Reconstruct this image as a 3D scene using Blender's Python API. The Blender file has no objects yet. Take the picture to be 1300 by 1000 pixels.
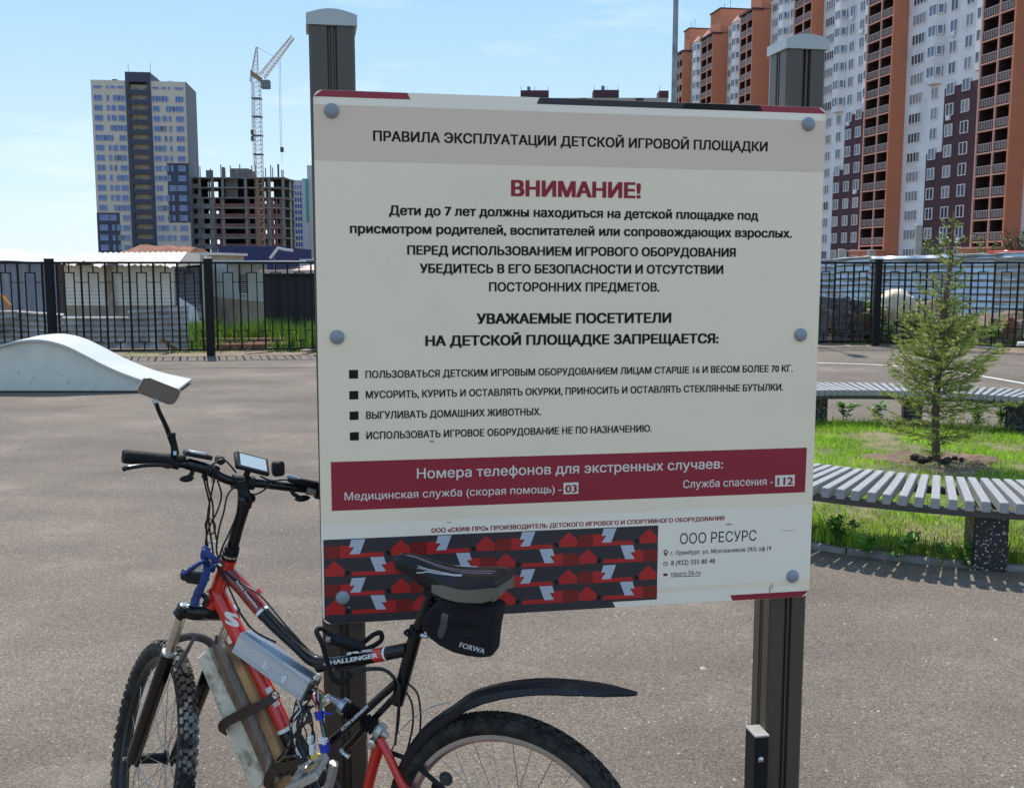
import bpy, bmesh, math, random
import numpy as np
from mathutils import Vector, Matrix
random.seed(7); np.random.seed(7)
PI = math.pi
scene = bpy.context.scene
COL = scene.collection

# ------------------------------------------------------------------ camera
FOC, EYE = 1322.0, 1.7
PITCH = math.atan(165 / FOC)
cam_data = bpy.data.cameras.new('camera')
cam = bpy.data.objects.new('camera', cam_data)
COL.objects.link(cam)
cam.location = (0, 0, EYE)
cam.rotation_euler = (PI / 2 - PITCH, 0, 0)
cam_data.sensor_width = 36.0
cam_data.lens = FOC / 1300 * 36.0
cam_data.clip_end = 5000
cam_data.clip_start = 0.05
scene.camera = cam

# ------------------------------------------------------------------ light
SUN_EL, SUN_AZ = math.radians(57), math.radians(-17)      # azimuth from +Y, negative = left
world = bpy.data.worlds.new('World'); scene.world = world
world.use_nodes = True
wn = world.node_tree; wn.nodes.clear()
wo = wn.nodes.new('ShaderNodeOutputWorld'); wb = wn.nodes.new('ShaderNodeBackground')
sky = wn.nodes.new('ShaderNodeTexSky'); sky.sky_type = 'NISHITA'; sky.sun_disc = False
sky.sun_elevation = SUN_EL; sky.sun_rotation = SUN_AZ
sky.air_density = 1.0; sky.dust_density = 0.35; sky.ozone_density = 2.2; sky.altitude = 100
wb.inputs[1].default_value = 0.13
wtc = wn.nodes.new('ShaderNodeTexCoord'); wL = wn.links.new
def wnode(t, **k):
    n = wn.nodes.new(t)
    for q, v in k.items(): setattr(n, q, v)
    return n
# thin bright summer haze over the blue, the same all the way round
wsep = wnode('ShaderNodeSeparateXYZ'); wL(wtc.outputs['Generated'], wsep.inputs[0])
wramp = wnode('ShaderNodeValToRGB'); wL(wsep.outputs[2], wramp.inputs[0])
cr = wramp.color_ramp; cr.elements[0].position = 0.0; cr.elements[0].color = (.70, .82, .88, 1)
cr.elements[1].position = 1.0; cr.elements[1].color = (.34, .56, .88, 1)
for p, c in ((.10, (.54, .735, .90)), (.24, (.37, .62, .94)), (.42, (.36, .59, .92))):
    e = cr.elements.new(p); e.color = (*c, 1)
wsc = wnode('ShaderNodeVectorMath', operation='SCALE'); wsc.inputs['Scale'].default_value = 4.5; wL(wramp.outputs[0], wsc.inputs[0])
wm1 = wnode('ShaderNodeMix', data_type='RGBA'); wm1.inputs[0].default_value = .92; wL(sky.outputs[0], wm1.inputs[6]); wL(wsc.outputs[0], wm1.inputs[7])
wmp = wnode('ShaderNodeMapping'); wmp.inputs['Scale'].default_value = (1.5, 1.5, 8.0); wmp.inputs['Location'].default_value = (.35, .1, .6)
wns = wnode('ShaderNodeTexNoise'); wns.inputs['Scale'].default_value = 2.1; wns.inputs['Detail'].default_value = 8; wns.inputs['Roughness'].default_value = .60
wr = wnode('ShaderNodeMapRange'); wr.inputs[1].default_value = .56; wr.inputs[2].default_value = .78; wr.inputs[3].default_value = 0; wr.inputs[4].default_value = .5
wmx = wnode('ShaderNodeMix', data_type='RGBA'); wmx.inputs[7].default_value = (4.4, 4.7, 4.9, 1)
wL(wtc.outputs['Generated'], wmp.inputs[0]); wL(wmp.outputs[0], wns.inputs['Vector']); wL(wns.outputs[0], wr.inputs[0]); wL(wr.outputs[0], wmx.inputs[0])
wL(wm1.outputs[2], wmx.inputs[6]); wL(wmx.outputs[2], wb.inputs[0]); wL(wb.outputs[0], wo.inputs[0])
sun_data = bpy.data.lights.new('sun', 'SUN'); sun_data.energy = 3.1; sun_data.angle = math.radians(.53); sun_data.color = (1, .93, .84)
sun = bpy.data.objects.new('sun', sun_data); COL.objects.link(sun)
sdir = Vector((math.sin(SUN_AZ) * math.cos(SUN_EL), math.cos(SUN_AZ) * math.cos(SUN_EL), math.sin(SUN_EL)))
sun.rotation_euler = sdir.to_track_quat('Z', 'Y').to_euler()
sun.location = (-6, 12, 30)
scene.view_settings.view_transform = 'Standard'; scene.view_settings.look = 'None'
scene.view_settings.exposure = 0.92; scene.view_settings.gamma = 1

# ------------------------------------------------------------------ measuring: photo pixel -> point of the place
_c, _s = math.cos(PITCH), math.sin(PITCH)
CP = Vector((0, 0, EYE))
def ray(px, py):
    return Vector(((px - 650) / FOC, _c + _s * (500 - py) / FOC, -_s + _c * (500 - py) / FOC))
def at(px, py, Y):
    r = ray(px, py); return CP + r * (Y / r.y)
def gnd(px, py, z=0):
    r = ray(px, py); return CP + r * ((z - EYE) / r.z)
def onp(px, py, p0, n):
    r = ray(px, py); return CP + r * ((Vector(p0) - CP).dot(n) / r.dot(n))
def V(*a): return Vector(a)

# ------------------------------------------------------------------ mesh builder
class MB:
    def __init__(s): s.v = []; s.f = []; s.m = []; s.mi = 0
    def mat(s, i): s.mi = i; return s
    def add(s, vs, fs):
        b = len(s.v); s.v += [tuple(p) for p in vs]
        for f in fs: s.f.append([b + i for i in f]); s.m.append(s.mi)
        return s
    def obox(s, c, ex, ey, ez):
        c, ex, ey, ez = Vector(c), Vector(ex), Vector(ey), Vector(ez)
        P = [c + a * ex + b * ey + d * ez for d in (-1, 1) for b in (-1, 1) for a in (-1, 1)]
        return s.add(P, [(0, 2, 3, 1), (4, 5, 7, 6), (0, 1, 5, 4), (2, 6, 7, 3), (0, 4, 6, 2), (1, 3, 7, 5)])
    def box(s, x0, x1, y0, y1, z0, z1):
        return s.obox(((x0 + x1) / 2, (y0 + y1) / 2, (z0 + z1) / 2), ((x1 - x0) / 2, 0, 0), (0, (y1 - y0) / 2, 0), (0, 0, (z1 - z0) / 2))
    def bbox(s, c, ex, ey, ez, bv=.004):
        """bevelled box"""
        c, ex, ey, ez = Vector(c), Vector(ex), Vector(ey), Vector(ez)
        L = [e.length for e in (ex, ey, ez)]; U = [e.normalized() for e in (ex, ey, ez)]
        bv = min(bv, min(L) * .45)
        vs, idx = [], {}
        for sx in (-1, 1):
            for sy in (-1, 1):
                for sz in (-1, 1):
                    for k in range(3):
                        d = [L[j] - (0 if j == k else bv) for j in range(3)]
                        idx[(sx, sy, sz, k)] = len(vs)
                        vs.append(c + U[0] * sx * d[0] + U[1] * sy * d[1] + U[2] * sz * d[2])
        fs = []
        for k in range(3):
            for sg in (-1, 1):
                q = []
                for a, b in ((-1, -1), (1, -1), (1, 1), (-1, 1)):
                    t = [0, 0, 0]; t[k] = sg; t[(k + 1) % 3] = a; t[(k + 2) % 3] = b
                    q.append(idx[(*t, k)])
                fs.append(q if sg > 0 else q[::-1])
        for k in range(3):            # edges along axis k
            i, j = (k + 1) % 3, (k + 2) % 3
            for a in (-1, 1):
                for b in (-1, 1):
                    t0 = [0, 0, 0]; t0[i] = a; t0[j] = b; t1 = list(t0); t0[k] = -1; t1[k] = 1
                    q = [idx[(*t0, i)], idx[(*t1, i)], idx[(*t1, j)], idx[(*t0, j)]]
                    fs.append(q if a * b < 0 else q[::-1])
        for sx in (-1, 1):
            for sy in (-1, 1):
                for sz in (-1, 1):
                    q = [idx[(sx, sy, sz, k)] for k in range(3)]
                    fs.append(q if sx * sy * sz > 0 else q[::-1])
        return s.add(vs, fs)
    def tube(s, pts, r, n=10, caps=True, closed=False, flat=1.0, up=None):
        pts = [Vector(p) for p in pts]
        if not hasattr(r, '__len__'): r = [r] * len(pts)
        m = len(pts); rings = []; pn = None
        for i, p in enumerate(pts):
            if closed: t = pts[(i + 1) % m] - pts[i - 1]
            else: t = pts[min(i + 1, m - 1)] - pts[max(i - 1, 0)]
            if t.length < 1e-9: t = Vector((0, 0, 1))
            t.normalize()
            if up is not None: a = t.cross(Vector(up)); 
            elif pn is None: a = t.cross(Vector((0, 0, 1)) if abs(t.z) < .9 else Vector((1, 0, 0)))
            else: a = t.cross(pn)
            if a.length < 1e-6: a = t.orthogonal()
            a.normalize(); b = a.cross(t).normalized(); pn = b
            rings.append([p + (a * math.cos(2 * PI * k / n) + b * math.sin(2 * PI * k / n) * flat) * r[i] for k in range(n)])
        vs = [q for R in rings for q in R]; fs = []
        for i in range(m if closed else m - 1):
            j = (i + 1) % m
            for k in range(n):
                l = (k + 1) % n
                fs.append((i * n + k, i * n + l, j * n + l, j * n + k))
        if caps and not closed:
            fs.append(tuple(range(n))[::-1]); fs.append(tuple((m - 1) * n + k for k in range(n)))
        return s.add(vs, fs)
    def prism(s, poly, ext):
        poly = [Vector(p) for p in poly]; ext = Vector(ext); n = len(poly)
        vs = poly + [p + ext for p in poly]
        fs = [tuple(range(n))[::-1], tuple(range(n, 2 * n))] + [(i, (i + 1) % n, n + (i + 1) % n, n + i) for i in range(n)]
        return s.add(vs, fs)
    def poly(s, pts): return s.add(pts, [tuple(range(len(pts)))])
    def loft(s, rings, caps=True):
        n = len(rings[0]); m = len(rings); vs = [p for R in rings for p in R]; fs = []
        for i in range(m - 1):
            for k in range(n):
                l = (k + 1) % n; fs.append((i * n + k, i * n + l, (i + 1) * n + l, (i + 1) * n + k))
        if caps: fs.append(tuple(range(n))[::-1]); fs.append(tuple((m - 1) * n + k for k in range(n)))
        return s.add(vs, fs)
    def lathe(s, o, ax, prof, n=24):
        """prof: (along, radius)"""
        o, ax = Vector(o), Vector(ax).normalized(); a = ax.orthogonal().normalized(); b = ax.cross(a)
        return s.loft([[o + ax * h + (a * math.cos(2 * PI * k / n) + b * math.sin(2 * PI * k / n)) * max(r, 1e-5) for k in range(n)] for h, r in prof])
    def mesh(s, name, mats, off=(0, 0, 0), smooth=False):
        me = bpy.data.meshes.new(name)
        off = Vector(off)
        me.from_pydata([tuple(Vector(p) - off) for p in s.v], [], s.f)
        if not isinstance(mats, (list, tuple)): mats = [mats]
        for m in mats: me.materials.append(m)
        if len(mats) > 1: me.polygons.foreach_set('material_index', s.m)
        if smooth:
            me.polygons.foreach_set('use_smooth', [True] * len(me.polygons))
            try: me.set_sharp_from_angle(angle=math.radians(38))
            except Exception: pass
        me.update()
        return me
    def build(s, name, mats, parent=None, smooth=False, recalc=True):
        me = s.mesh(name, mats, origin(parent), smooth)
        if recalc:
            bm = bmesh.new(); bm.from_mesh(me); bmesh.ops.recalc_face_normals(bm, faces=bm.faces); bm.to_mesh(me); bm.free()
        o = bpy.data.objects.new(name, me); COL.objects.link(o)
        if parent: o.parent = parent
        return o

def origin(o):
    p = Vector((0, 0, 0))
    while o is not None: p += o.location; o = o.parent
    return p
def thing(name, label, cat, loc, group=None):
    o = bpy.data.objects.new(name, None); COL.objects.link(o); o.location = loc; o.empty_display_size = .2
    o['label'] = label; o['category'] = cat
    if group: o['group'] = group
    return o
def tag(o, label, cat, group=None):
    o['label'] = label; o['category'] = cat
    if group: o['group'] = group
    return o
def kind(o, k): o['kind'] = k; return o
def place(name, me, parent, world_loc, yaw=0.0, rot=None):
    o = bpy.data.objects.new(name, me); COL.objects.link(o); o.parent = parent
    o.location = Vector(world_loc) - origin(parent); o.rotation_euler = rot if rot else (0, 0, yaw)
    return o

# ------------------------------------------------------------------ materials
def mat(name, col, rough=.6, metal=0.0, var=0.0, vscale=8.0, bump=0.0, bscale=40.0, spec=.5, dirt=None, dscale=3.0, damt=.5, dlo=.5, dhi=.65, coat=0.0, stretch=None, island=0.0, trans=0.0):
    m = bpy.data.materials.new(name); m.use_nodes = True; nt = m.node_tree
    b = nt.nodes['Principled BSDF']; N, L = nt.nodes.new, nt.links.new
    b.inputs['Base Color'].default_value = (*col, 1); b.inputs['Roughness'].default_value = rough
    b.inputs['Metallic'].default_value = metal; b.inputs['Specular IOR Level'].default_value = spec
    b.inputs['Coat Weight'].default_value = coat
    tc = N('ShaderNodeTexCoord'); src = tc.outputs['Object']
    if stretch:
        mp = N('ShaderNodeMapping'); mp.inputs['Scale'].default_value = stretch; L(src, mp.inputs[0]); src = mp.outputs[0]
    cur = None
    if var:
        n = N('ShaderNodeTexNoise'); n.inputs['Scale'].default_value = vscale; n.inputs['Detail'].default_value = 6; L(src, n.inputs['Vector'])
        r = N('ShaderNodeMapRange'); r.inputs[1].default_value = .3; r.inputs[2].default_value = .7; r.inputs[3].default_value = 1 - var; r.inputs[4].default_value = 1 + var; L(n.outputs[0], r.inputs[0])
        h = N('ShaderNodeVectorMath'); h.operation = 'SCALE'; h.inputs[0].default_value = col; L(r.outputs[0], h.inputs['Scale'])
        cur = h.outputs[0]
    if island:
        g = N('ShaderNodeNewGeometry'); r = N('ShaderNodeMapRange'); r.inputs[3].default_value = 1 - island; r.inputs[4].default_value = 1 + island; L(g.outputs['Random Per Island'], r.inputs[0])
        h = N('ShaderNodeVectorMath'); h.operation = 'SCALE'
        if cur is None: h.inputs[0].default_value = col
        else: L(cur, h.inputs[0])
        L(r.outputs[0], h.inputs['Scale']); cur = h.outputs[0]
    if dirt:
        n = N('ShaderNodeTexNoise'); n.inputs['Scale'].default_value = dscale; n.inputs['Detail'].default_value = 8; n.inputs['Roughness'].default_value = .65; L(src, n.inputs['Vector'])
        r = N('ShaderNodeMapRange'); r.inputs[1].default_value = dlo; r.inputs[2].default_value = dhi; r.inputs[3].default_value = 0; r.inputs[4].default_value = damt; L(n.outputs[0], r.inputs[0])
        x = N('ShaderNodeMix'); x.data_type = 'RGBA'; L(r.outputs[0], x.inputs[0])
        if cur is None: x.inputs[6].default_value = (*col, 1)
        else: L(cur, x.inputs[6])
        x.inputs[7].default_value = (*dirt, 1); cur = x.outputs[2]
    if cur is not None: L(cur, b.inputs['Base Color'])
    if bump:
        n = N('ShaderNodeTexNoise'); n.inputs['Scale'].default_value = bscale; n.inputs['Detail'].default_value = 5; L(src, n.inputs['Vector'])
        p = N('ShaderNodeBump'); p.inputs['Strength'].default_value = bump; p.inputs['Distance'].default_value = .01; L(n.outputs[0], p.inputs['Height']); L(p.outputs[0], b.inputs['Normal'])
    if trans:
        t = N('ShaderNodeBsdfTranslucent'); mx = N('ShaderNodeMixShader'); mx.inputs[0].default_value = trans
        if cur is not None: L(cur, t.inputs[0])
        else: t.inputs[0].default_value = (*col, 1)
        out = nt.nodes['Material Output']; L(b.outputs[0], mx.inputs[1]); L(t.outputs[0], mx.inputs[2]); L(mx.outputs[0], out.inputs[0])
    return m
M = {}
def asphalt_mat():
    m = bpy.data.materials.new('asphalt'); m.use_nodes = True; nt = m.node_tree; N, L = nt.nodes.new, nt.links.new
    b = nt.nodes['Principled BSDF']; tc = N('ShaderNodeTexCoord'); P = tc.outputs['Object']
    def noise(sc, det=4, ro=.5, vec=P):
        n = N('ShaderNodeTexNoise'); n.inputs['Scale'].default_value = sc; n.inputs['Detail'].default_value = det; n.inputs['Roughness'].default_value = ro; L(vec, n.inputs['Vector']); return n.outputs[0]
    def mr(src, a, b_, c, d):
        r = N('ShaderNodeMapRange'); r.inputs[1].default_value = a; r.inputs[2].default_value = b_; r.inputs[3].default_value = c; r.inputs[4].default_value = d; L(src, r.inputs[0]); return r.outputs[0]
    def mix(f, a, c):
        x = N('ShaderNodeMix'); x.data_type = 'RGBA'; L(f, x.inputs[0])
        for i, q in ((6, a), (7, c)):
            if isinstance(q, tuple): x.inputs[i].default_value = (*q, 1)
            else: L(q, x.inputs[i])
        return x.outputs[2]
    def vor(sc):
        v = N('ShaderNodeTexVoronoi'); v.inputs['Scale'].default_value = sc; L(P, v.inputs['Vector']); return v
    v1 = vor(175); v2 = vor(90)
    sep = N('ShaderNodeSeparateColor'); L(v1.outputs['Color'], sep.inputs[0])
    sep2 = N('ShaderNodeSeparateColor'); L(v2.outputs['Color'], sep2.inputs[0])
    grain = mix(mr(sep.outputs[0], 0, 1, 0, 1), (.090, .072, .055), (.270, .221, .172))
    grain = mix(mr(noise(420, 2), .40, .66, 0, .55), grain, (.048, .041, .034))
    big = mr(sep2.outputs[1], .955, .965, 0, .6)                     # pale stones
    cl = mr(v2.outputs['Distance'], .25, .45, 1, 0)
    mu = N('ShaderNodeMath'); mu.operation = 'MULTIPLY'; L(big, mu.inputs[0]); L(cl, mu.inputs[1])
    grain = mix(mu.outputs[0], grain, (.50, .46, .40))
    patch = mr(noise(.55, 6, .6), .35, .7, .72, 1.18)
    s2 = N('ShaderNodeMapping'); s2.inputs['Scale'].default_value = (.25, 1.2, 1); L(P, s2.inputs[0])
    streak = mr(noise(1.4, 5, .6, s2.outputs[0]), .35, .7, .90, 1.12)
    m2 = N('ShaderNodeMath'); m2.operation = 'MULTIPLY'; L(patch, m2.inputs[0]); L(streak, m2.inputs[1])
    sc = N('ShaderNodeVectorMath'); sc.operation = 'SCALE'; L(grain, sc.inputs[0]); L(m2.outputs[0], sc.inputs['Scale'])
    fin = mix(mr(noise(1.1, 7, .7), .56, .74, 0, .42), sc.outputs[0], (.29, .245, .20))     # dusty sand
    L(fin, b.inputs['Base Color']); b.inputs['Roughness'].default_value = .86; b.inputs['Specular IOR Level'].default_value = .35
    bp = N('ShaderNodeBump'); bp.inputs['Strength'].default_value = .9; bp.inputs['Distance'].default_value = .004
    L(v1.outputs['Distance'], bp.inputs['Height']); L(bp.outputs[0], b.inputs['Normal'])
    return m
def terrazzo_mat():
    m = bpy.data.materials.new('dark_terrazzo'); m.use_nodes = True; nt = m.node_tree; N, L = nt.nodes.new, nt.links.new
    b = nt.nodes['Principled BSDF']; tc = N('ShaderNodeTexCoord')
    v = N('ShaderNodeTexVoronoi'); v.inputs['Scale'].default_value = 85; L(tc.outputs['Object'], v.inputs['Vector'])
    s = N('ShaderNodeSeparateColor'); L(v.outputs['Color'], s.inputs[0])
    r = N('ShaderNodeMapRange'); r.inputs[1].default_value = .70; r.inputs[2].default_value = .82; L(s.outputs[0], r.inputs[0])
    d = N('ShaderNodeMapRange'); d.inputs[1].default_value = .38; d.inputs[2].default_value = .52; d.inputs[3].default_value = 1; d.inputs[4].default_value = 0; L(v.outputs['Distance'], d.inputs[0])
    mu = N('ShaderNodeMath'); mu.operation = 'MULTIPLY'; L(r.outputs[0], mu.inputs[0]); L(d.outputs[0], mu.inputs[1])
    x = N('ShaderNodeMix'); x.data_type = 'RGBA'; x.inputs[6].default_value = (.022, .021, .021, 1); x.inputs[7].default_value = (.42, .39, .35, 1); L(mu.outputs[0], x.inputs[0])
    L(x.outputs[2], b.inputs['Base Color']); b.inputs['Roughness'].default_value = .55
    return m
M['asphalt'] = asphalt_mat(); M['terrazzo'] = terrazzo_mat()
M['dirt'] = mat('dirt', (.20, .145, .10), .95, var=.35, vscale=1.2, bump=.8, bscale=9, dirt=(.09, .10, .04), dscale=.6, damt=.7)
M['soil'] = mat('soil', (.16, .105, .072), .95, var=.4, vscale=9, bump=1, bscale=30)
M['lawn'] = mat('lawn_soil', (.10, .115, .035), .95, var=.4, vscale=5, bump=1, bscale=20, dirt=(.22, .165, .10), dscale=2.2, damt=.85, dlo=.5, dhi=.6)
M['whitepaint'] = mat('road_paint', (.62, .62, .58), .8, var=.2, vscale=12, dirt=(.16, .14, .12), dscale=14, damt=.7)
M['tar'] = mat('tar', (.035, .032, .03), .7)
M['kerb'] = mat('kerb_concrete', (.21, .20, .185), .9, var=.2, vscale=12, bump=.4, bscale=60, dirt=(.12, .10, .08), dscale=5)
M['fence'] = mat('black_fence_paint', (.008, .008, .009), .6, spec=.25, bump=.1, bscale=80)
M['ramp_top'] = mat('ramp_top', (.47, .49, .48), .45, var=.06, vscale=2, dirt=(.40, .36, .30), dscale=2.5, damt=.35, dlo=.52, dhi=.7)
M['ramp_side'] = mat('ramp_side', (.62, .61, .53), .6, var=.08, vscale=3, dirt=(.14, .13, .12), dscale=9, damt=.55, dlo=.61, dhi=.68)
M['slat'] = mat('grey_slat_wood', (.29, .295, .30), .5, var=.14, vscale=14, bump=.25, bscale=60, stretch=(.3, 4, 4), dirt=(.22, .21, .2), dscale=9, damt=.5)
M['steel_dark'] = mat('dark_steel', (.075, .075, .075), .45, metal=.3, var=.2, vscale=10)
M['board'] = mat('board_print', (.96, .785, .565), .36, var=.015, vscale=1.5, dirt=(.60, .52, .38), dscale=4, damt=.18, dlo=.55, dhi=.75)
M['board_light'] = mat('board_light_print', (.97, .85, .68), .36, var=.015, vscale=2)
M['board_gray'] = mat('board_gray_print', (.80, .605, .45), .4, var=.02, vscale=3)
M['board_edge'] = mat('board_edge', (.70, .68, .62), .4)
M['board_red'] = mat('board_red_print', (.31, .014, .032), .34, var=.04, vscale=6)
M['ink'] = mat('black_ink', (.008, .006, .005), .5, spec=.25)
M['ink_red'] = mat('red_ink', (.32, .016, .032), .45, spec=.3)
M['ink_dark_red'] = mat('dark_red_ink', (.14, .010, .014), .4)
M['ink_cream'] = mat('cream_ink', (.78, .72, .62), .4)
M['pat_gray'] = mat('pattern_gray', (.048, .040, .044), .42, spec=.3, var=.04, vscale=6)
M['pat_red'] = mat('pattern_red', (.48, .018, .018), .38)
M['pat_dark'] = mat('pattern_dark_red', (.22, .012, .010), .38)
M['pat_white'] = mat('pattern_white', (.50, .52, .57), .38)
M['cap_gray'] = mat('grey_bolt', (.26, .29, .31), .35, var=.04)
M['post'] = mat('post_paint', (.088, .073, .057), .36, metal=.25, bump=.12, bscale=300)
M['post_cap'] = mat('post_cap', (.45, .47, .46), .38, var=.05)
M['black'] = mat('black_gloss', (.004, .004, .005), .2, spec=.4, coat=.15)
M['blackm'] = mat('black_matte', (.007, .007, .008), .55, spec=.3, bump=.15, bscale=200)
M['rubber'] = mat('rubber', (.010, .009, .009), .75, spec=.3, bump=.3, bscale=120)
M['tyre'] = mat('tyre_rubber', (.012, .011, .010), .8, spec=.3, dirt=(.055, .047, .038), dscale=26, damt=.75, dlo=.40, dhi=.62, bump=.3, bscale=150)
M['tyre_dust'] = mat('dusty_tyre_rubber', (.018, .016, .015), .85, spec=.3, dirt=(.26, .235, .20), dscale=9, damt=.85, dlo=.50, dhi=.60)
M['cable'] = mat('cable', (.012, .012, .012), .4)
M['red'] = mat('red_paint', (.62, .022, .012), .2, coat=.6, var=.04)
M['dred'] = mat('dark_red_paint', (.25, .014, .016), .2, coat=.6)
M['white'] = mat('white_decal', (.78, .78, .76), .35)
M['chrome'] = mat('chrome', (.62, .61, .58), .22, metal=1, var=.2, vscale=30)
M['alu'] = mat('brushed_aluminium', (.50, .53, .57), .34, metal=.85, bump=.08, bscale=200)
M['alu_dirty'] = mat('dirty_aluminium', (.50, .48, .43), .4, metal=.6, dirt=(.14, .11, .08), dscale=40, damt=.7, dlo=.55, dhi=.7)
M['rim'] = mat('rim_aluminium', (.50, .50, .50), .3, metal=.9)
M['spoke'] = mat('spoke_steel', (.40, .39, .36), .3, metal=.9)
M['label'] = mat('paper_label', (.66, .66, .64), .6)
M['card'] = mat('cardboard', (.36, .20, .085), .6, var=.3, vscale=14, dirt=(.10, .055, .03), dscale=12, damt=.8, stretch=(1, 1, 1), coat=.25)
M['tape'] = mat('packing_tape', (.13, .08, .05), .25, var=.4, vscale=30, bump=1, bscale=60, dirt=(.38, .30, .22), dscale=30, damt=.6, dlo=.55, dhi=.62, coat=.5, stretch=(1, 1, .25))  # second colour draws pale, stretched streaks over the brown
M['whitestrip'] = mat('dirty_white_foam', (.66, .59, .45), .6, var=.15, vscale=10, dirt=(.20, .16, .11), dscale=17, damt=.85, dlo=.47, dhi=.60, bump=.4)
M['strap'] = mat('brown_strap', (.028, .015, .009), .5, var=.4, vscale=30, bump=.5, bscale=70)
M['blue'] = mat('blue_cloth', (.012, .035, .17), .6, bump=.8, bscale=60)
M['bluetape'] = mat('blue_tape', (.015, .04, .40), .4)
M['saddle'] = mat('saddle_vinyl', (.006, .005, .007), .36, spec=.35, bump=.1, bscale=150)
M['saddle_side'] = mat('saddle_side', (.145, .130, .095), .6, var=.08)
M['nylon'] = mat('bag_nylon', (.017, .014, .016), .9, spec=.25, bump=.7, bscale=160, var=.15)
M['screen'] = mat('screen_glass', (.42, .50, .52), .12, coat=.8)
M['mirror'] = mat('mirror_glass', (.30, .33, .35), .12, metal=1)
M['fender'] = mat('fender_plastic', (.007, .008, .013), .34, spec=.35, dirt=(.10, .085, .07), dscale=9, damt=.55, dlo=.52, dhi=.7)
M['brown_under'] = mat('dusty_fender_inside', (.070, .058, .046), .8)
for k, c in dict(wire_yellow=(.75, .5, .18), wire_red=(.5, .02, .02), wire_green=(.03, .3, .1), wire_blue=(.03, .1, .5), wire_white=(.75, .72, .66), connector=(.75, .5, .06)).items():
    M[k] = mat(k, c, .4)

# ================================================================== GROUND
def sheet(name, x0, x1, y0, y1, z, m, nx=1, ny=1, fn=None):
    mb = MB(); vs = []; fs = []
    for j in range(ny + 1):
        for i in range(nx + 1):
            x = x0 + (x1 - x0) * i / nx; y = y0 + (y1 - y0) * j / ny
            vs.append((x, y, z + (fn(x, y) if fn else 0)))
    for j in range(ny):
        for i in range(nx):
            a = j * (nx + 1) + i; fs.append((a, a + 1, a + nx + 2, a + nx + 1))
    mb.add(vs, fs)
    return kind(mb.build(name, m), 'structure')
sheet('ground', -1500, 1500, -60, 2500, -.03, M['dirt'])
F_PTS = [V(-14.2, 18.6), V(-11.3, 18.95), V(-8.45, 19.15), V(-5.61, 19.36), V(-2.8, 19.9), V(0, 20.4), V(2.75, 20.9), V(5.3, 21.35), V(7.6, 21.75), V(10.15, 19.75), V(12.4, 18.0), V(14.8, 16.2)]
mb = MB()
edge = [(-40, 17.6)] + [(p.x, p.y - .05) for p in F_PTS] + [(30, 6), (30, -20), (-40, -20)]
mb.poly([(x, y, 0) for x, y in edge]); pav = kind(mb.build('asphalt_pavement', M['asphalt']), 'structure')
# thin raised lip of the asphalt at the fence
mb = MB()
for a, b in zip(edge[:12], edge[1:13]): mb.add([(a[0], a[1], 0), (b[0], b[1], 0), (b[0], b[1], -.05), (a[0], a[1], -.05)], [(0, 1, 2, 3)])
kind(mb.build('asphalt_pavement_edge', M['asphalt']), 'structure')
def ribbon(name, pts, w, z, m):
    mb = MB(); vs = []; fs = []
    for i, p in enumerate(pts):
        t = (pts[min(i + 1, len(pts) - 1)] - pts[max(i - 1, 0)]); n = Vector((-t.y, t.x, 0)).normalized() * w / 2
        q = Vector((p.x, p.y, 0)); vs += [q + n + V(0, 0, z), q - n + V(0, 0, z)]
    for i in range(len(pts) - 1): fs.append((2 * i, 2 * i + 1, 2 * i + 3, 2 * i + 2))
    mb.add(vs, fs); return kind(mb.build(name, m), 'structure')
def smooth(pts, k=6):
    out = []; P = [Vector(p) for p in pts]
    for i in range(len(P) - 1):
        a, b, c, d = P[max(i - 1, 0)], P[i], P[i + 1], P[min(i + 2, len(P) - 1)]
        for j in range(k):
            t = j / k; out.append(.5 * ((2 * b) + (c - a) * t + (2 * a - 5 * b + 4 * c - d) * t * t + (3 * b - a - 3 * c + d) * t ** 3))
    out.append(P[-1]); return out
ribbon('painted_line', smooth([gnd(900, 459), gnd(1040, 461), gnd(1110, 463), gnd(1170, 468), gnd(1235, 476), gnd(1300, 487), gnd(1400, 506)]), .09, .004, M['whitepaint'])
ribbon('tar_seam', smooth([gnd(150, 471), gnd(230, 468), gnd(300, 467), gnd(400, 467), gnd(560, 466), gnd(900, 463)]), .05, .004, M['tar'])

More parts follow.
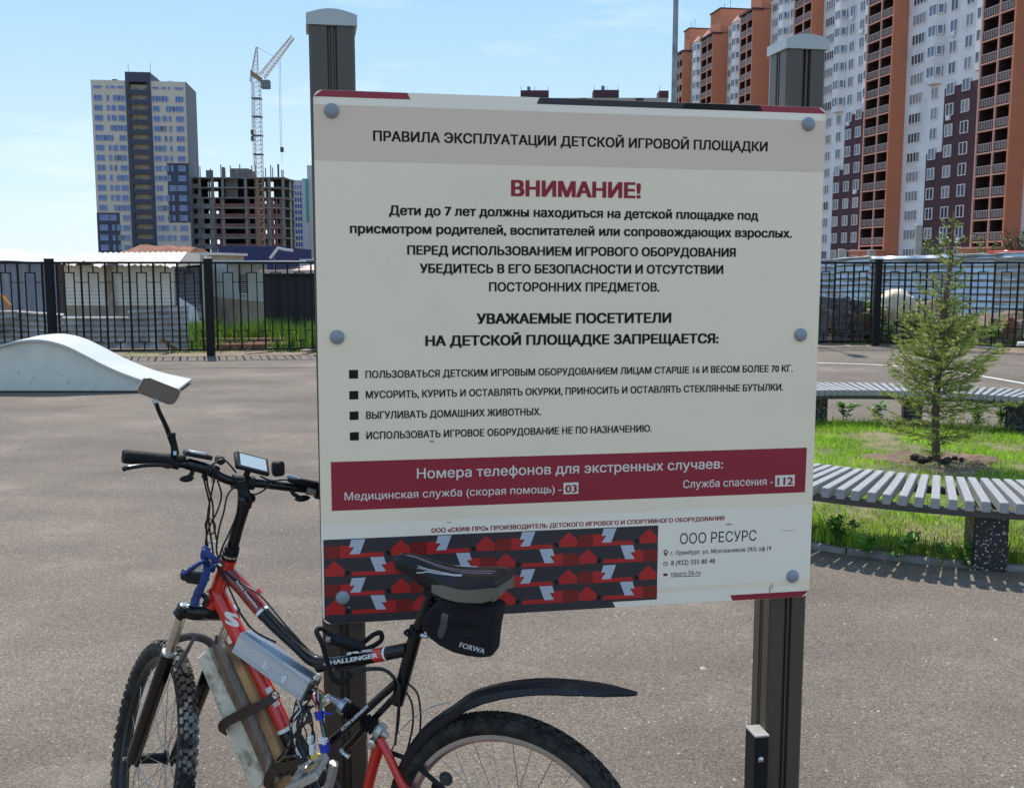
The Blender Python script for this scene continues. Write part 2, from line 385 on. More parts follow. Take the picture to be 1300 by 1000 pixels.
# ================================================================== SKATE RAMP
def ramp():
    root = thing('skate_ramp', 'white rounded hump skate ramp standing on the asphalt at the left', 'ramp', (-6.9, 14.3, 0))
    yf = 13.75; xs = []
    zp = lambda px, py: at(px, py, yf)
    prof = [zp(-128, 486), zp(-90, 474), zp(-60, 462), zp(-30, 448), zp(0, 438), zp(20, 433), zp(50, 431), zp(79, 437), zp(107, 450), zp(132, 463), zp(160, 475), zp(190, 485), zp(227, 493)]
    prof = smooth([V(p.x, yf, max(p.z, .03)) for p in prof], 4)
    wv = gnd(243, 481, .04) - gnd(227, 493, .04); wv.z = 0
    side = [V(p.x, p.y, p.z - .035) for p in prof]
    cl = [p for p in side if p.z > .02]
    for k, o in enumerate((V(.0, .05, 0), wv - V(.0, .05, 0))):
        mb = MB(); mb.prism([p + o for p in cl] + [V(cl[-1].x, yf, .02) + o, V(cl[0].x, yf, .02) + o], (0, .03, 0)); mb.build('side_panel', M['ramp_side'], root)
    mb = MB(); n = len(prof)
    vs = prof + [p + wv for p in prof] + [p - V(0, 0, .03) for p in prof] + [p + wv - V(0, 0, .03) for p in prof]
    fs = []
    for i in range(n - 1): fs += [(i, i + 1, n + i + 1, n + i), (2 * n + i, 3 * n + i, 3 * n + i + 1, 2 * n + i + 1), (i, 2 * n + i, 2 * n + i + 1, i + 1), (n + i, n + i + 1, 3 * n + i + 1, 3 * n + i)]
    fs += [(0, n, 3 * n, 2 * n), (n - 1, 3 * n - 1, 4 * n - 1, 2 * n - 1)]
    mb.add(vs, fs); mb.build('riding_surface', M['ramp_top'], root)
    for t in (.30, .52, .74):
        i = int(t * (n - 1)); p = prof[i]; q = prof[i + 1]; d_ = (q - p).normalized()
        mb = MB(); mb.obox(p + wv / 2 + V(0, 0, .0005), d_ * .003, wv / 2, d_.cross(wv).normalized() * .001); mb.build('panel_joint', M['ramp_side'], root)
    for i in range(6, n - 4, 6):
        for w_ in (.04, .96):
            mb = MB(); p = prof[i] + wv * w_; mb.lathe(p, (0, 0, 1), [(0, .010), (.002, .008), (.003, 0)], 8); mb.build('screw', M['steel_dark'], root)
ramp()
def stones():
    rg = random.Random(9); mb = MB()
    for k in range(420):
        px = rg.uniform(-60, 1360); py = 470 + 560 * rg.random() ** .8; p = gnd(px, py)
        if (p - RCX).length < 2.95 or p.y > 19: continue
        r = rg.uniform(.003, .0085) * (1 if rg.random() < .93 else 1.8); a0 = rg.uniform(0, 6)
        ring = [p + V(math.cos(a0 + 2 * PI * i / 5) * r * rg.uniform(.7, 1.2), math.sin(a0 + 2 * PI * i / 5) * r * rg.uniform(.7, 1.2), 0) for i in range(5)]
        mb.add(ring + [p + V(0, 0, r * .8)], [(i, (i + 1) % 5, 5) for i in range(5)])
    kind(mb.build('gravel', M['pebble'], recalc=True), 'stuff')
RCX = V(3.45, 8.31, 0); M['pebble'] = mat('pebble', (.38, .33, .27), .8, island=.5)
stones()

# ================================================================== BLACK FENCE
def fence():
    root = thing('metal_fence', 'black metal fence with square posts and rectangular loop pattern round the playground', 'fence', (0, 20.3, 0))
    PM = MB(); PM.bbox((0, 0, .90), (.065, 0, 0), (0, .065, 0), (0, 0, .90), .005); PM.bbox((0, 0, 1.805), (.072, 0, 0), (0, .072, 0), (0, 0, .012), .004)
    pm = PM.mesh('post', M['fence'])
    bm_ = MB(); bm_.box(-.016, .016, -.016, .016, .13, 1.70); barm = bm_.mesh('bar', M['fence'])
    lp = MB()
    w, r = .088, .0105
    for x in (-w, w): lp.box(x - r, x + r, -r, r, .28, 1.53)
    lp.box(-w - r, w + r, -r * .98, r * .98, 1.53, 1.55); lp.box(-w - r, w + r, -r * .98, r * .98, .26, .28)
    lp.box(-r, r, -r, r, 1.55, 1.705); lp.box(-r, r, -r, r, .13, .26)
    for z in (1.365, .46):
        lp.box(-.2035, -w - r, -.007, .007, z - .007, z + .007); lp.box(w + r, .2035, -.007, .007, z - .007, z + .007)
    lm = lp.mesh('bar_loop', M['fence'])
    for i, p in enumerate(F_PTS):
        place('post', pm, root, (p.x, p.y, -.02))
        if i == len(F_PTS) - 1: break
        q = F_PTS[i + 1]; d = (q - p); L = d.length; d.normalize(); yaw = math.atan2(d.y, d.x)
        P = V(p.x, p.y, 0); D = V(d.x, d.y, 0); Nn = V(-d.y, d.x, 0)
        for nm, z, h, t in (('top_rail', 1.72, .02, .02), ('bottom_rail', .115, .017, .018)):
            m2 = MB(); m2.obox(P + D * L / 2 + V(0, 0, z), D * (L / 2 - .066), Nn * t, V(0, 0, h)); m2.build(nm, M['fence'], root)
        n = round((L - .26) / .44); pitch = (L - .26) / n; s = pitch / .44
        for k in range(n + 1):
            place('bar', barm, root, P + D * (.13 + pitch * k), yaw)
            if k < n:
                o = place('bar_loop', lm, root, P + D * (.13 + pitch * (k + .5)), yaw); o.scale = (s, 1, 1)
    return root
fence()

# ================================================================== RING BENCH + PLANTER
RC = V(3.45, 8.31, 0); R_KERB = 2.76; R_OUT = 2.93; R_IN = 2.24
def ring():
    # kerb segments (short cast stones)
    kr = thing('round_planter_kerb', 'thin round concrete kerb edging the grass circle under the ring bench', 'kerb', RC)
    n = 22
    for k in range(n):
        a0, a1 = 2 * PI * k / n + .15, 2 * PI * (k + 1) / n + .15 - .004
        mb = MB(); N = 6; rings = []
        for i in range(N + 1):
            a = a0 + (a1 - a0) * i / N; u = V(math.cos(a), math.sin(a), 0)
            rings.append([RC + u * (R_KERB - .05) + V(0, 0, -.03), RC + u * R_KERB + V(0, 0, -.03), RC + u * R_KERB + V(0, 0, .024), RC + u * (R_KERB - .008) + V(0, 0, .032), RC + u * (R_KERB - .05) + V(0, 0, .032)])
        mb.loft(rings); mb.build('kerbstone', M['kerb'], kr)
    # lawn surface, slightly domed
    mb = MB(); vs = [RC + V(0, 0, .13)]; fs = []; NR, NA = 16, 72
    def lz(r): return .015 + .085 * (1 - (r / 2.7) ** 2) 
    for j in range(1, NR + 1):
        r = (R_KERB - .051) * j / NR
        for i in range(NA):
            a = 2 * PI * i / NA; vs.append(RC + V(math.cos(a) * r, math.sin(a) * r, lz(r) + (random.uniform(-.012, .012) if j < NR else 0)))
    for i in range(NA): fs.append((0, 1 + i, 1 + (i + 1) % NA))
    for j in range(NR - 1):
        for i in range(NA): a = 1 + j * NA + i; b = 1 + j * NA + (i + 1) % NA; fs.append((a, b, b + NA, a + NA))
    mb.add(vs, fs); kind(mb.build('lawn', M['lawn'], smooth=True), 'structure')
    # bare soil round the tree
    mb = MB(); vs = [RC + V(0, 0, .14)]; fs = []; NR = 8
    for j in range(1, NR + 1):
        for i in range(NA):
            a = 2 * PI * i / NA; r = (.50 + .10 * math.sin(3 * a) + .07 * math.sin(7 * a + 1)) * j / NR
            z = lz(r) + .012 + .022 * math.exp(-((r - .45) / .16) ** 2) * (.6 + .4 * math.sin(5 * a)) - .03 * math.exp(-(r / .3) ** 2)
            vs.append(RC + V(math.cos(a) * r, math.sin(a) * r, z + random.uniform(-.016, .016) - (.04 if j == NR else 0)))
    for i in range(NA): fs.append((0, 1 + i, 1 + (i + 1) % NA))
    for j in range(NR - 1):
        for i in range(NA): a = 1 + j * NA + i; b = 1 + j * NA + (i + 1) % NA; fs.append((a, b, b + NA, a + NA))
    mb.add(vs, fs); kind(mb.build('bare_soil', M['soil'], smooth=True), 'structure')
    # bench
    root = thing('ring_bench', 'round bench of grey slats on dark speckled concrete blocks circling the young spruce', 'bench', RC)
    L = (R_OUT - R_IN)
    sm = MB(); sm.bbox(((R_OUT + R_IN) / 2, 0, .394), (L / 2, 0, 0), (0, .0225, 0), (0, 0, .03), .003); smesh = sm.mesh('slat', M['slat'])
    ns = 216
    for k in range(ns):
        a = 2 * PI * (k + .5) / ns
        place('slat', smesh, root, RC + V(0, 0, random.uniform(-.0015, .0015)), a + random.uniform(-.0012, .0012))
    for R in (R_OUT - .07, R_IN + .07):
        mb = MB(); N = 120; rings = []
        pts = []
        vs = []; fs = []
        for i in range(N):
            a = 2 * PI * i / N; u = V(math.cos(a), math.sin(a), 0)
            for dr, z in ((-.025, .325), (.025, .325), (.025, .3635), (-.025, .3635)): vs.append(RC + u * (R + dr) + V(0, 0, z))
        for i in range(N):
            j = (i + 1) % N
            for c in range(4): d = (c + 1) % 4; fs.append((4 * i + c, 4 * i + d, 4 * j + d, 4 * j + c))
        mb.add(vs, fs); mb.build('ring_rail', M['steel_dark'], root)
    for k in range(16):
        a = math.radians(-106.5 + 22.5 * k - (3.2 if k == 15 else 0)); u = V(math.cos(a), math.sin(a), 0); v = V(-u.y, u.x, 0)
        mb = MB(); c = RC + u * (R_KERB - .155)
        mb.bbox(c + V(0, 0, .15), u * .18, v * .09, V(0, 0, .1745), .008); mb.build('concrete_block', M['terrazzo'], root)
    return root
ring()

# ---- grass blades
def blades(name, pts, hmin, hmax, w, m, lean=.6, seg=2):
    n = len(pts); P = np.array(pts); a = np.random.rand(n) * 2 * PI; h = np.random.uniform(hmin, hmax, n) * np.random.uniform(.6, 1, n)
    wd = w * np.random.uniform(.6, 1.3, n); ld = np.random.rand(n) * 2 * PI; ln = np.random.rand(n) * lean
    side = np.stack([np.cos(a), np.sin(a), 0 * a], 1) * wd[:, None]; dirv = np.stack([np.cos(ld), np.sin(ld), 0 * a], 1)
    up = np.array([0, 0, 1.])
    b0 = P - side; b1 = P + side
    mid = P + up * (h * .55)[:, None] + dirv * (h * ln * .3)[:, None]; m0 = mid - side * .75; m1 = mid + side * .75
    tip = P + up * (h * (1 - .35 * ln))[:, None] + dirv * (h * ln)[:, None]
    v = np.stack([b0, b1, m1, m0, tip], 1).reshape(-1, 3)
    me = bpy.data.meshes.new(name); nf = n * 2
    me.vertices.add(len(v)); me.vertices.foreach_set('co', v.astype(np.float32).ravel())
    idx = np.arange(n)[:, None] * 5
    quads = idx + np.array([0, 1, 2, 3]); tris = idx + np.array([3, 2, 4])
    loops = np.concatenate([quads, tris], 1).ravel()
    me.loops.add(len(loops)); me.loops.foreach_set('vertex_index', loops.astype(np.int32))
    me.polygons.add(nf); st = np.stack([np.arange(n) * 7, np.arange(n) * 7 + 4], 1).ravel(); me.polygons.foreach_set('loop_start', st.astype(np.int32))
    me.materials.append(m); me.update(calc_edges=True); me.validate()
    o = bpy.data.objects.new(name, me); COL.objects.link(o); return kind(o, 'stuff')
M['grass'] = mat('grass_blade', (.31, .50, .035), .5, island=.5, trans=.4, var=.3, vscale=1.5)
M['weed'] = mat('weed_leaf', (.10, .23, .03), .5, island=.4, trans=.3)
M['straw'] = mat('dry_grass', (.42, .33, .16), .7, island=.4, trans=.3)
def lawn_pts(n, rmin, rmax, dens):
    out = []
    while len(out) < n:
        a = random.uniform(0, 2 * PI); r = math.sqrt(random.uniform(rmin ** 2, rmax ** 2)); x, y = RC.x + math.cos(a) * r, RC.y + math.sin(a) * r
        if random.random() > dens(x, y, r, a): continue
        out.append((x, y, .01 + .085 * (1 - (r / 2.7) ** 2)))
    return out
from mathutils import noise as mn
def dens(x, y, r, a):
    if r < .42 + .10 * math.sin(3 * a) + .07 * math.sin(7 * a + 1): return .03
    v = mn.noise((x * 1.6, y * 1.6, 3)) + .5 * mn.noise((x * 5, y * 5, 8))
    return min(1, max(.05, .55 + v * 1.6))
blades('lawn_grass', lawn_pts(60000, .4, 2.69, dens), .03, .085, .0028, M['grass'], .9)
blades('dry_lawn_grass', lawn_pts(14000, .4, 2.69, lambda x, y, r, a: 1 if r > .9 else .1), .02, .055, .0025, M['straw'], 1.3)
def edge_d(x, y, r, a): return .3 + .7 * (mn.noise((x * 2.2, y * 2.2, 11)) > .05)
blades('tall_edge_grass', lawn_pts(6000, 2.3, 2.68, edge_d), .08, .17, .0035, M['grass'], 1.0)

def leafy(root_name, label, base, n, hgt, rad, m, leaf=.05, group=None, stem_m=None, seed=1, cat='plant', wide=.35):
    """a bushy plant: stem tubes and many separate pointed leaves"""
    rg = random.Random(seed); root = thing(root_name, label, cat, base, group); B = Vector(base)
    st = MB(); lf = MB()
    k = max(3, n // 14)
    for i in range(k):
        a = rg.uniform(0, 2 * PI); rr = rg.uniform(.15, 1) * rad; top = B + V(math.cos(a) * rr, math.sin(a) * rr, hgt * rg.uniform(.55, 1))
        mid = B + (top - B) * .5 + V(0, 0, hgt * .12) - V(math.cos(a), math.sin(a), 0) * rr * .12
        pts = smooth([B + V(math.cos(a) * rad * .1, math.sin(a) * rad * .1, -.03), mid, top], 4)
        st.tube(pts, [max(.0015, .006 * hgt * (1 - j / len(pts)) + .0012) for j in range(len(pts))], 5)
        for j in range(n // k):
            t = rg.uniform(.2, 1); p = pts[min(int(t * (len(pts) - 1)), len(pts) - 1)]
            b = rg.uniform(0, 2 * PI); d = V(math.cos(b), math.sin(b), rg.uniform(-.1, .9)).normalized(); L = leaf * rg.uniform(.6, 1.4)
            s = d.cross(V(0, 0, 1)).normalized() * L * wide; q = d.cross(s).normalized() * L * .1
            lf.add([p, p + d * L * .45 + s - q, p + d * L, p + d * L * .45 - s - q, p + d * L * .5 + q * .4], [(0, 1, 4), (1, 2, 4), (2, 3, 4), (3, 0, 4)])
    st.build('stem', stem_m or m, root); o = lf.build('foliage', m, root, recalc=False)
    return root
wi = 0
for (px, py, n, h, r, lf_, lb) in ((1062, 690, 120, .20, .14, .045, 'dense dark green weed clump inside the kerb beside the sign board'),
                                (1100, 699, 18, .09, .06, .07, 'small broad leaved weed just inside the near kerb'),
                                (1145, 706, 22, .11, .08, .085, 'broad leaved dock weed at the near kerb below the slats'),
                                (1195, 711, 36, .11, .06, .035, 'thin upright weed left of the near concrete block'),
                                (1228, 712, 46, .13, .07, .035, 'fine leaved weed touching the near concrete block')):
    p = gnd(px, py, .05); leafy('weed', lb, (p.x, p.y, .04), n, h, r, M['weed'], lf_, 'weeds along the round kerb', seed=wi + 3); wi += 1
for (px, py, n, h, r, lb) in ((1072, 528, 70, .16, .2, 'low weed clump beneath the far bench beside the sign'), (1115, 527, 50, .12, .2, 'low weed clump beneath the far bench left of the spruce'),
                              (1240, 535, 90, .25, .22, 'weed clump beneath the far bench right of the spruce'), (1272, 536, 130, .38, .25, 'tallest leafy weed beneath the far bench beside the far right block')):
    p = gnd(px, py, .05); leafy('weed', lb, (p.x, p.y, .04), n, h, r, M['weed'], .07, 'weeds along the round kerb', seed=wi + 3); wi += 1

# ---- spruce
M['bark'] = mat('spruce_bark', (.13, .085, .055), .9, var=.3, vscale=40, bump=.8, bscale=80)
M['needle'] = mat('spruce_needle', (.12, .175, .036), .5, island=.5, trans=.2)
M['needle_new'] = mat('young_spruce_needle', (.38, .42, .09), .5, island=.4, trans=.25)
def spruce():
    rg = random.Random(21)
    base = RC + V(0, 0, .10); root = thing('young_spruce', 'young spruce tree growing in bare soil in the middle of the ring bench', 'tree', base)
    top = at(1211, 268, 8.35); mid1 = at(1188, 520, 8.31); mid2 = at(1198, 400, 8.33); mid3 = at(1207, 330, 8.35)
    tr = smooth([base + V(0, 0, -.06), mid1, mid2, mid3, top], 8); n = len(tr); H = top.z - base.z
    mb = MB(); mb.tube(tr, [.030 * (1 - i / n) ** .8 + .005 for i in range(n)], 9); mb.build('trunk', M['bark'], root, smooth=True)
    def tp(z):
        for i in range(n - 1):
            if tr[i].z <= z <= tr[i + 1].z: return tr[i].lerp(tr[i + 1], (z - tr[i].z) / (tr[i + 1].z - tr[i].z + 1e-9))
        return tr[-1]
    def needles(mb, p0, p1, new, dens=1.0, ln=.0165):
        d = p1 - p0; L = d.length; u = d.normalized(); a = u.orthogonal().normalized(); b = u.cross(a)
        k = int(L / .0034 * dens) + 3; mb.mat(1 if new else 0)
        for i in range(k):
            t = i / k; th = rg.uniform(0, 2 * PI); o = a * math.cos(th) + b * math.sin(th)
            if o.z < -.5 and rg.random() < .6: continue
            l = ln * rg.uniform(.8, 1.25) * (1.15 if new else 1); q = p0 + d * t; dd = (o * .85 + u * .75).normalized(); s = u.cross(o).normalized() * (.0021 if not new else .0026)
            mb.add([q - s, q + s, q + dd * l], [(0, 1, 2)])
    # heights (fraction), reach of the branch at that height
    rows = [(.045, .28, 2), (.09, .50, 4), (.14, .36, 3), (.19, .54, 5), (.235, .46, 5), (.28, .54, 6), (.32, .46, 6), (.36, .50, 6), (.40, .42, 6), (.44, .46, 6), (.48, .38, 6), (.52, .36, 6), (.56, .30, 5), (.60, .26, 4), (.64, .22, 5), (.685, .18, 4), (.73, .14, 4), (.80, .15, 4), (.87, .11, 4), (.94, .07, 4)]
    for fz, reach, cnt in rows:
        off = rg.uniform(0, 2 * PI)
        for k in range(cnt):
            z = base.z + H * (fz + rg.uniform(-.02, .02)); o = tp(z); a = off + 2 * PI * k / cnt + rg.uniform(-.3, .3)
            R = reach * rg.uniform(.55, 1.25); u = V(math.cos(a), math.sin(a), 0)
            rise = .30 if fz < .25 else (.52 if fz < .65 else .8)
            tip = o + u * R + V(0, 0, R * (rise + rg.uniform(-.12, .18))); md = o + u * R * .5 + V(0, 0, R * rise * .32)
            pts = smooth([o, md, tip], 5)
            bmb = MB(); bmb.tube(pts, [max(.0016, .0062 * (1 - i / len(pts))) for i in range(len(pts))], 5); bo = bmb.build('branch', M['bark'], root)
            nb = MB()
            low = fz < .2
            for i in range(2, len(pts) - 1): needles(nb, pts[i], pts[i + 1], i > len(pts) - 4, .9 if not low else .55)
            nt_ = int(R / .0235) + 1
            for j in range(nt_):
                t = .22 + .78 * (j + rg.random() * .6) / nt_
                if low and rg.random() < .15: continue
                q = pts[min(int(t * (len(pts) - 1)), len(pts) - 2)]; sd = 1 if j % 2 else -1
                w = V(-u.y, u.x, 0) * sd
                L = R * .36 * (1.12 - t) * rg.uniform(.8, 1.35) + .032
                dr = (u * .75 + w * .75 + V(0, 0, rg.uniform(-.15, .4))).normalized(); e = q + dr * L
                e2 = q + dr * L * .55 + V(0, 0, -.006)
                bmb2 = None
                needles(nb, q, e2, False); needles(nb, e2, e, True)
                if L > .07:
                    for sd2 in (-1, 1):
                        q2 = q.lerp(e, rg.uniform(.35, .7)); e3 = q2 + (dr * .7 + dr.cross(V(0, 0, 1)) * sd2 * .7 + V(0, 0, .12)).normalized() * L * rg.uniform(.35, .55)
                        needles(nb, q2, e3, rg.random() < .6)
            o2 = nb.mesh('needles', [M['needle'], M['needle_new']], origin(root)); ob = bpy.data.objects.new('needles', o2); COL.objects.link(ob); ob.parent = bo; ob['kind'] = 'stuff'
    nb = MB()
    for i in range(n // 2, n - 1): needles(nb, tr[i], tr[i + 1], i > n * .85, .9, .013)
    ob = bpy.data.objects.new('needles', nb.mesh('needles', [M['needle'], M['needle_new']], origin(root))); COL.objects.link(ob); ob.parent = root; ob['kind'] = 'stuff'
    # dark root clods
    for k in range(9):
        a = rg.uniform(0, 2 * PI); r = rg.uniform(.05, .17); c = base + V(math.cos(a) * r * 1.3, math.sin(a) * r, .02)
        mb = MB(); s = rg.uniform(.025, .05); mb.lathe(c - V(0, 0, s * .6), (rg.uniform(-.4, .4), rg.uniform(-.4, .4), 1), [(0, 0), (s * .3, s * .8), (s * .8, s), (s * 1.3, s * .55), (s * 1.5, 0)], 7); mb.build('clod', M['bark_dark'], root)
M['bark_dark'] = mat('dark_clod', (.035, .027, .02), .95, bump=1, bscale=50)
spruce()

# ================================================================== YARD BEHIND THE FENCE
def corr(mb, a, b, c, d, pitch=.15, amp=.02, along=True, nx=0, wob=0.0, nseg=6):
    """corrugated sheet over the quad a-b-c-d (a,b bottom; d,c top); ribs run a->d when along else a->b"""
    a, b, c, d = map(Vector, (a, b, c, d)); nrm = (b - a).cross(d - a).normalized()
    Lw = (b - a).length; Lh = (d - a).length
    nu = max(2, int((Lw if along else Lh) / pitch * nseg)); nv = nx or 1
    vs = []; fs = []
    for j in range(nv + 1):
        for i in range(nu + 1):
            u, v = (i / nu, j / nv) if along else (j / nv, i / nu)
            p = (a * (1 - u) + b * u) * (1 - v) + (d * (1 - u) + c * u) * v
            ph = (i / nu) * (Lw if along else Lh) / pitch
            w = math.sin(2 * PI * ph) * amp
            if wob: w += wob * mn.noise((p.x * .9, p.z * 1.4, p.y * .3)) + wob * .5 * mn.noise((p.x * 2.9, p.z * 2.4, 7))
            vs.append(p + nrm * w)
    for j in range(nv):
        for i in range(nu):
            q = j * (nu + 1) + i; fs.append((q, q + 1, q + nu + 2, q + nu + 1))
    return mb.add(vs, fs)
M['zinc'] = mat('old_zinc_sheet', (.24, .26, .27), .45, metal=.45, var=.25, vscale=2, dirt=(.10, .085, .07), dscale=2.5, damt=.6)
M['zinc_low'] = mat('weathered_sheet', (.36, .35, .33), .6, metal=.2, var=.35, vscale=2.5, dirt=(.07, .06, .05), dscale=3, damt=.6)
M['zinc_blue'] = mat('blue_grey_sheet', (.20, .225, .27), .5, metal=.3, var=.25, vscale=2, dirt=(.30, .28, .24), dscale=2, damt=.35, stretch=(3, 1, .3))
M['silver'] = mat('silver_sheet', (.50, .54, .56), .28, metal=.8, var=.12, vscale=2, dirt=(.22, .22, .21), dscale=2, damt=.4)
M['cream_roof'] = mat('cream_roof_sheet', (.58, .545, .47), .6, var=.1, vscale=2, dirt=(.20, .17, .13), dscale=2, damt=.45)
M['cream_siding'] = mat('cream_siding', (.68, .65, .56), .6, var=.12, vscale=2)
M['beige'] = mat('beige_plaster', (.42, .37, .27), .85, var=.1, vscale=2)
M['beige_dark'] = mat('dirty_beige_base', (.32, .27, .20), .9, var=.25, vscale=2)
M['charred'] = mat('dark_wood', (.016, .015, .015), .7, var=.5, vscale=4)
M['pale_sheet'] = mat('pale_sheet', (.60, .63, .62), .5)
M['pink_roof'] = mat('pink_roof', (.50, .36, .30), .7, var=.1, vscale=2)
M['grey_siding'] = mat('grey_green_siding', (.42, .45, .42), .55, var=.1, vscale=3)
M['navy'] = mat('navy_sheet', (.010, .022, .10), .5)
M['redearth'] = mat('red_earth', (.20, .085, .048), .95, var=.45, vscale=1.4, bump=1, bscale=6)
M['rust'] = mat('rusty_steel', (.16, .055, .03), .8, var=.4, vscale=6)
M['oldwood'] = mat('old_plank', (.30, .24, .18), .85, var=.3, vscale=6)
M['orange'] = mat('orange_machine_paint', (.55, .24, .04), .5)
M['concrete'] = mat('grey_concrete', (.30, .28, .25), .9, var=.2, vscale=3, bump=.3)
M['whitepipe'] = mat('white_plastic_pipe', (.72, .70, .64), .4)
M['sack'] = mat('white_sack', (.60, .50, .36), .7, var=.1, vscale=3, bump=.6, bscale=9)
M['film'] = mat('dark_film', (.020, .022, .026), .32, var=.5, vscale=5, bump=1, bscale=7, coat=.4)
M['brick_dark'] = mat('wrapped_block', (.085, .078, .076), .5, var=.5, vscale=7, coat=.5)

# shed with lean roof at the far left
r = thing('shed', 'grey blue metal shed with long pale sloping roof at the left edge', 'shed', at(20, 335, 27) * 1); r.location.z = 0
a, b = at(-60, 330, 26), at(70, 330, 25.2); a.z = b.z = 0
mb = MB(); corr(mb, a, b, b + V(0, 0, 1.72), a + V(0, 0, 1.85), .5, .03); mb.build('wall', M['zinc_blue'], r, recalc=False)
mb = MB(); corr(mb, b, b + V(.6, 5, 0), b + V(.6, 5, 1.8), b + V(0, 0, 1.72), .5, .03); mb.build('wall', M['zinc_blue'], r, recalc=False)
mb = MB(); a0, b0 = at(-70, 327, 25.6), at(88, 332, 24.9); c0, d0 = at(88, 326, 29), at(-70, 306, 29); c0.z -= .02
corr(mb, a0, b0, c0, d0, .9, .03); mb.build('roof', M['cream_roof'], r, recalc=False)
# orange machine seen through the fence
p = at(-4, 398, 22.5)
r = thing('cement_mixer', 'orange machine frame behind the low sheets at the left edge', 'machine', (p.x, p.y, 0))
mb = MB()
for q in ((-.5, 0), (.28, 0)): mb.tube([V(p.x + q[0], p.y, 0), V(p.x + q[0] * .6, p.y + .1, 1.02)], .035, 6)
mb.tube([V(p.x - .4, p.y, .98), V(p.x + .1, p.y, 1.03), V(p.x + .3, p.y, .8)], .04, 6); mb.tube([V(p.x - .45, p.y, .5), V(p.x + .3, p.y, .5)], .035, 6)
mb.build('frame', M['orange'], r)
mb = MB(); mb.lathe((p.x - .35, p.y + .1, .75), (-.3, -.2, 1), [(0, .12), (.12, .3), (.4, .32), (.6, .16)], 14); mb.build('drum', M['orange'], r)

# low run of old horizontal roofing sheets just behind the black fence
r = thing('sheet_barrier', 'low barrier of weathered corrugated sheets standing right behind the left fence', 'barrier', at(120, 430, 21)); r.location.z = 0
xs = [-60, 20, 78, 162, 239]
for i in range(4):
    a, b = at(xs[i], 430, 20.75 + .05 * (i % 2)), at(xs[i + 1] + (2 if i < 3 else 0), 430, 20.8 + .05 * (i % 2)); a.z = b.z = 0.02
    h = (.74, .77, .66, .80)[i]; h2 = (.76, .70, .66, .84)[i]
    mb = MB(); corr(mb, a, b, b + V(0, .1, h2), a + V(0, .1, h), .115, .022, along=False, nx=8, wob=.035); mb.build('sheet', M['zinc_low'], r, recalc=False)

# cream shed
r = thing('shed', 'cream sided shed with pale ribbed roof and wavy eaves behind the left fence', 'shed', at(160, 390, 26)); r.location.z = 0
a, b = at(84, 390, 24.6), at(222, 390, 24.6); a.z = b.z = 0
mb = MB(); corr(mb, a + V(0, 0, .72), b + V(0, 0, .72), b + V(0, 0, 1.66), a + V(0, 0, 1.66), .085, .010, along=False, nseg=4); mb.build('wall', M['cream_siding'], r, recalc=False)
mb = MB(); mb.obox((a + b) / 2 + V(0, .06, .36), (b - a) / 2, (0, .05, 0), (0, 0, .36)); mb.build('wall', M['beige_dark'], r)
p = at(141, 370, 24.5); mb = MB(); mb.obox(V(p.x, p.y, .85), (.07, 0, .02), (0, .02, 0), (-.05, 0, .8)); mb.build('door_strip', M['oldwood'], r)
c2 = b + V(.55, 3.4, 0); mb = MB(); corr(mb, b + V(.02, .02, .5), c2 + V(0, 0, .5), c2 + V(0, 0, 1.62), b + V(.02, .02, 1.62), .09, .012, along=False, nseg=4); mb.build('wall', M['zinc_blue'], r, recalc=False)
mb = MB(); e0, e1 = at(62, 335.5, 24.0), at(224, 338, 24.0); f1, f0 = at(237.5, 320.5, 27.4), at(104, 322.0, 27.4)
n = 40; vs = []; fs = []
for j in range(5):
    for i in range(n + 1):
        u = i / n; v = j / 4; p = (e0 * (1 - u) + e1 * u) * (1 - v) + (f0 * (1 - u) + f1 * u) * v
        vs.append(p + V(0, 0, (.035 if i % 2 else 0) + (1 - v) * .05 * mn.noise((u * 9, 2, 5)) * 2))
for j in range(4):
    for i in range(n): q = j * (n + 1) + i; fs.append((q, q + 1, q + n + 2, q + n + 1))
mb.add(vs, fs); mb.build('roof', M['cream_roof'], r, recalc=False)
mb = MB(); mb.prism([at(237.5, 321, 27.5), at(226, 338, 24.2), at(258, 336, 25), at(262, 326, 27)], (0, .5, 0)); mb.build('gable', M['charred'], r)
# dark lean-to and pale pole
r = thing('lean_to', 'dark charred lean-to between the cream shed and the pale pole', 'shed', at(250, 390, 26)); r.location.z = 0
mb = MB(); a, b = at(240, 390, 26), at(259, 390, 26); mb.box(a.x, b.x, 25.9, 28, .75, 1.72); mb.build('wall', M['charred'], r)
mb = MB(); a, b = at(224, 390, 24.2), at(258, 390, 24.2); a.z = b.z = .0; corr(mb, a, b, b + V(-.2, .1, .7), a + V(0, .1, .95), .1, .01, nseg=4); mb.build('leaning_sheet', M['pale_sheet'], r, recalc=False)
p = at(260.5, 380, 23.4); mb = MB(); mb.tube([V(p.x, p.y, 0), V(p.x - .04, p.y, 1.9)], .045, 8)
tag(mb.build('pipe_post', M['beige']), 'pale beige pipe post standing beside the fence post left of the grey siding shed', 'post')
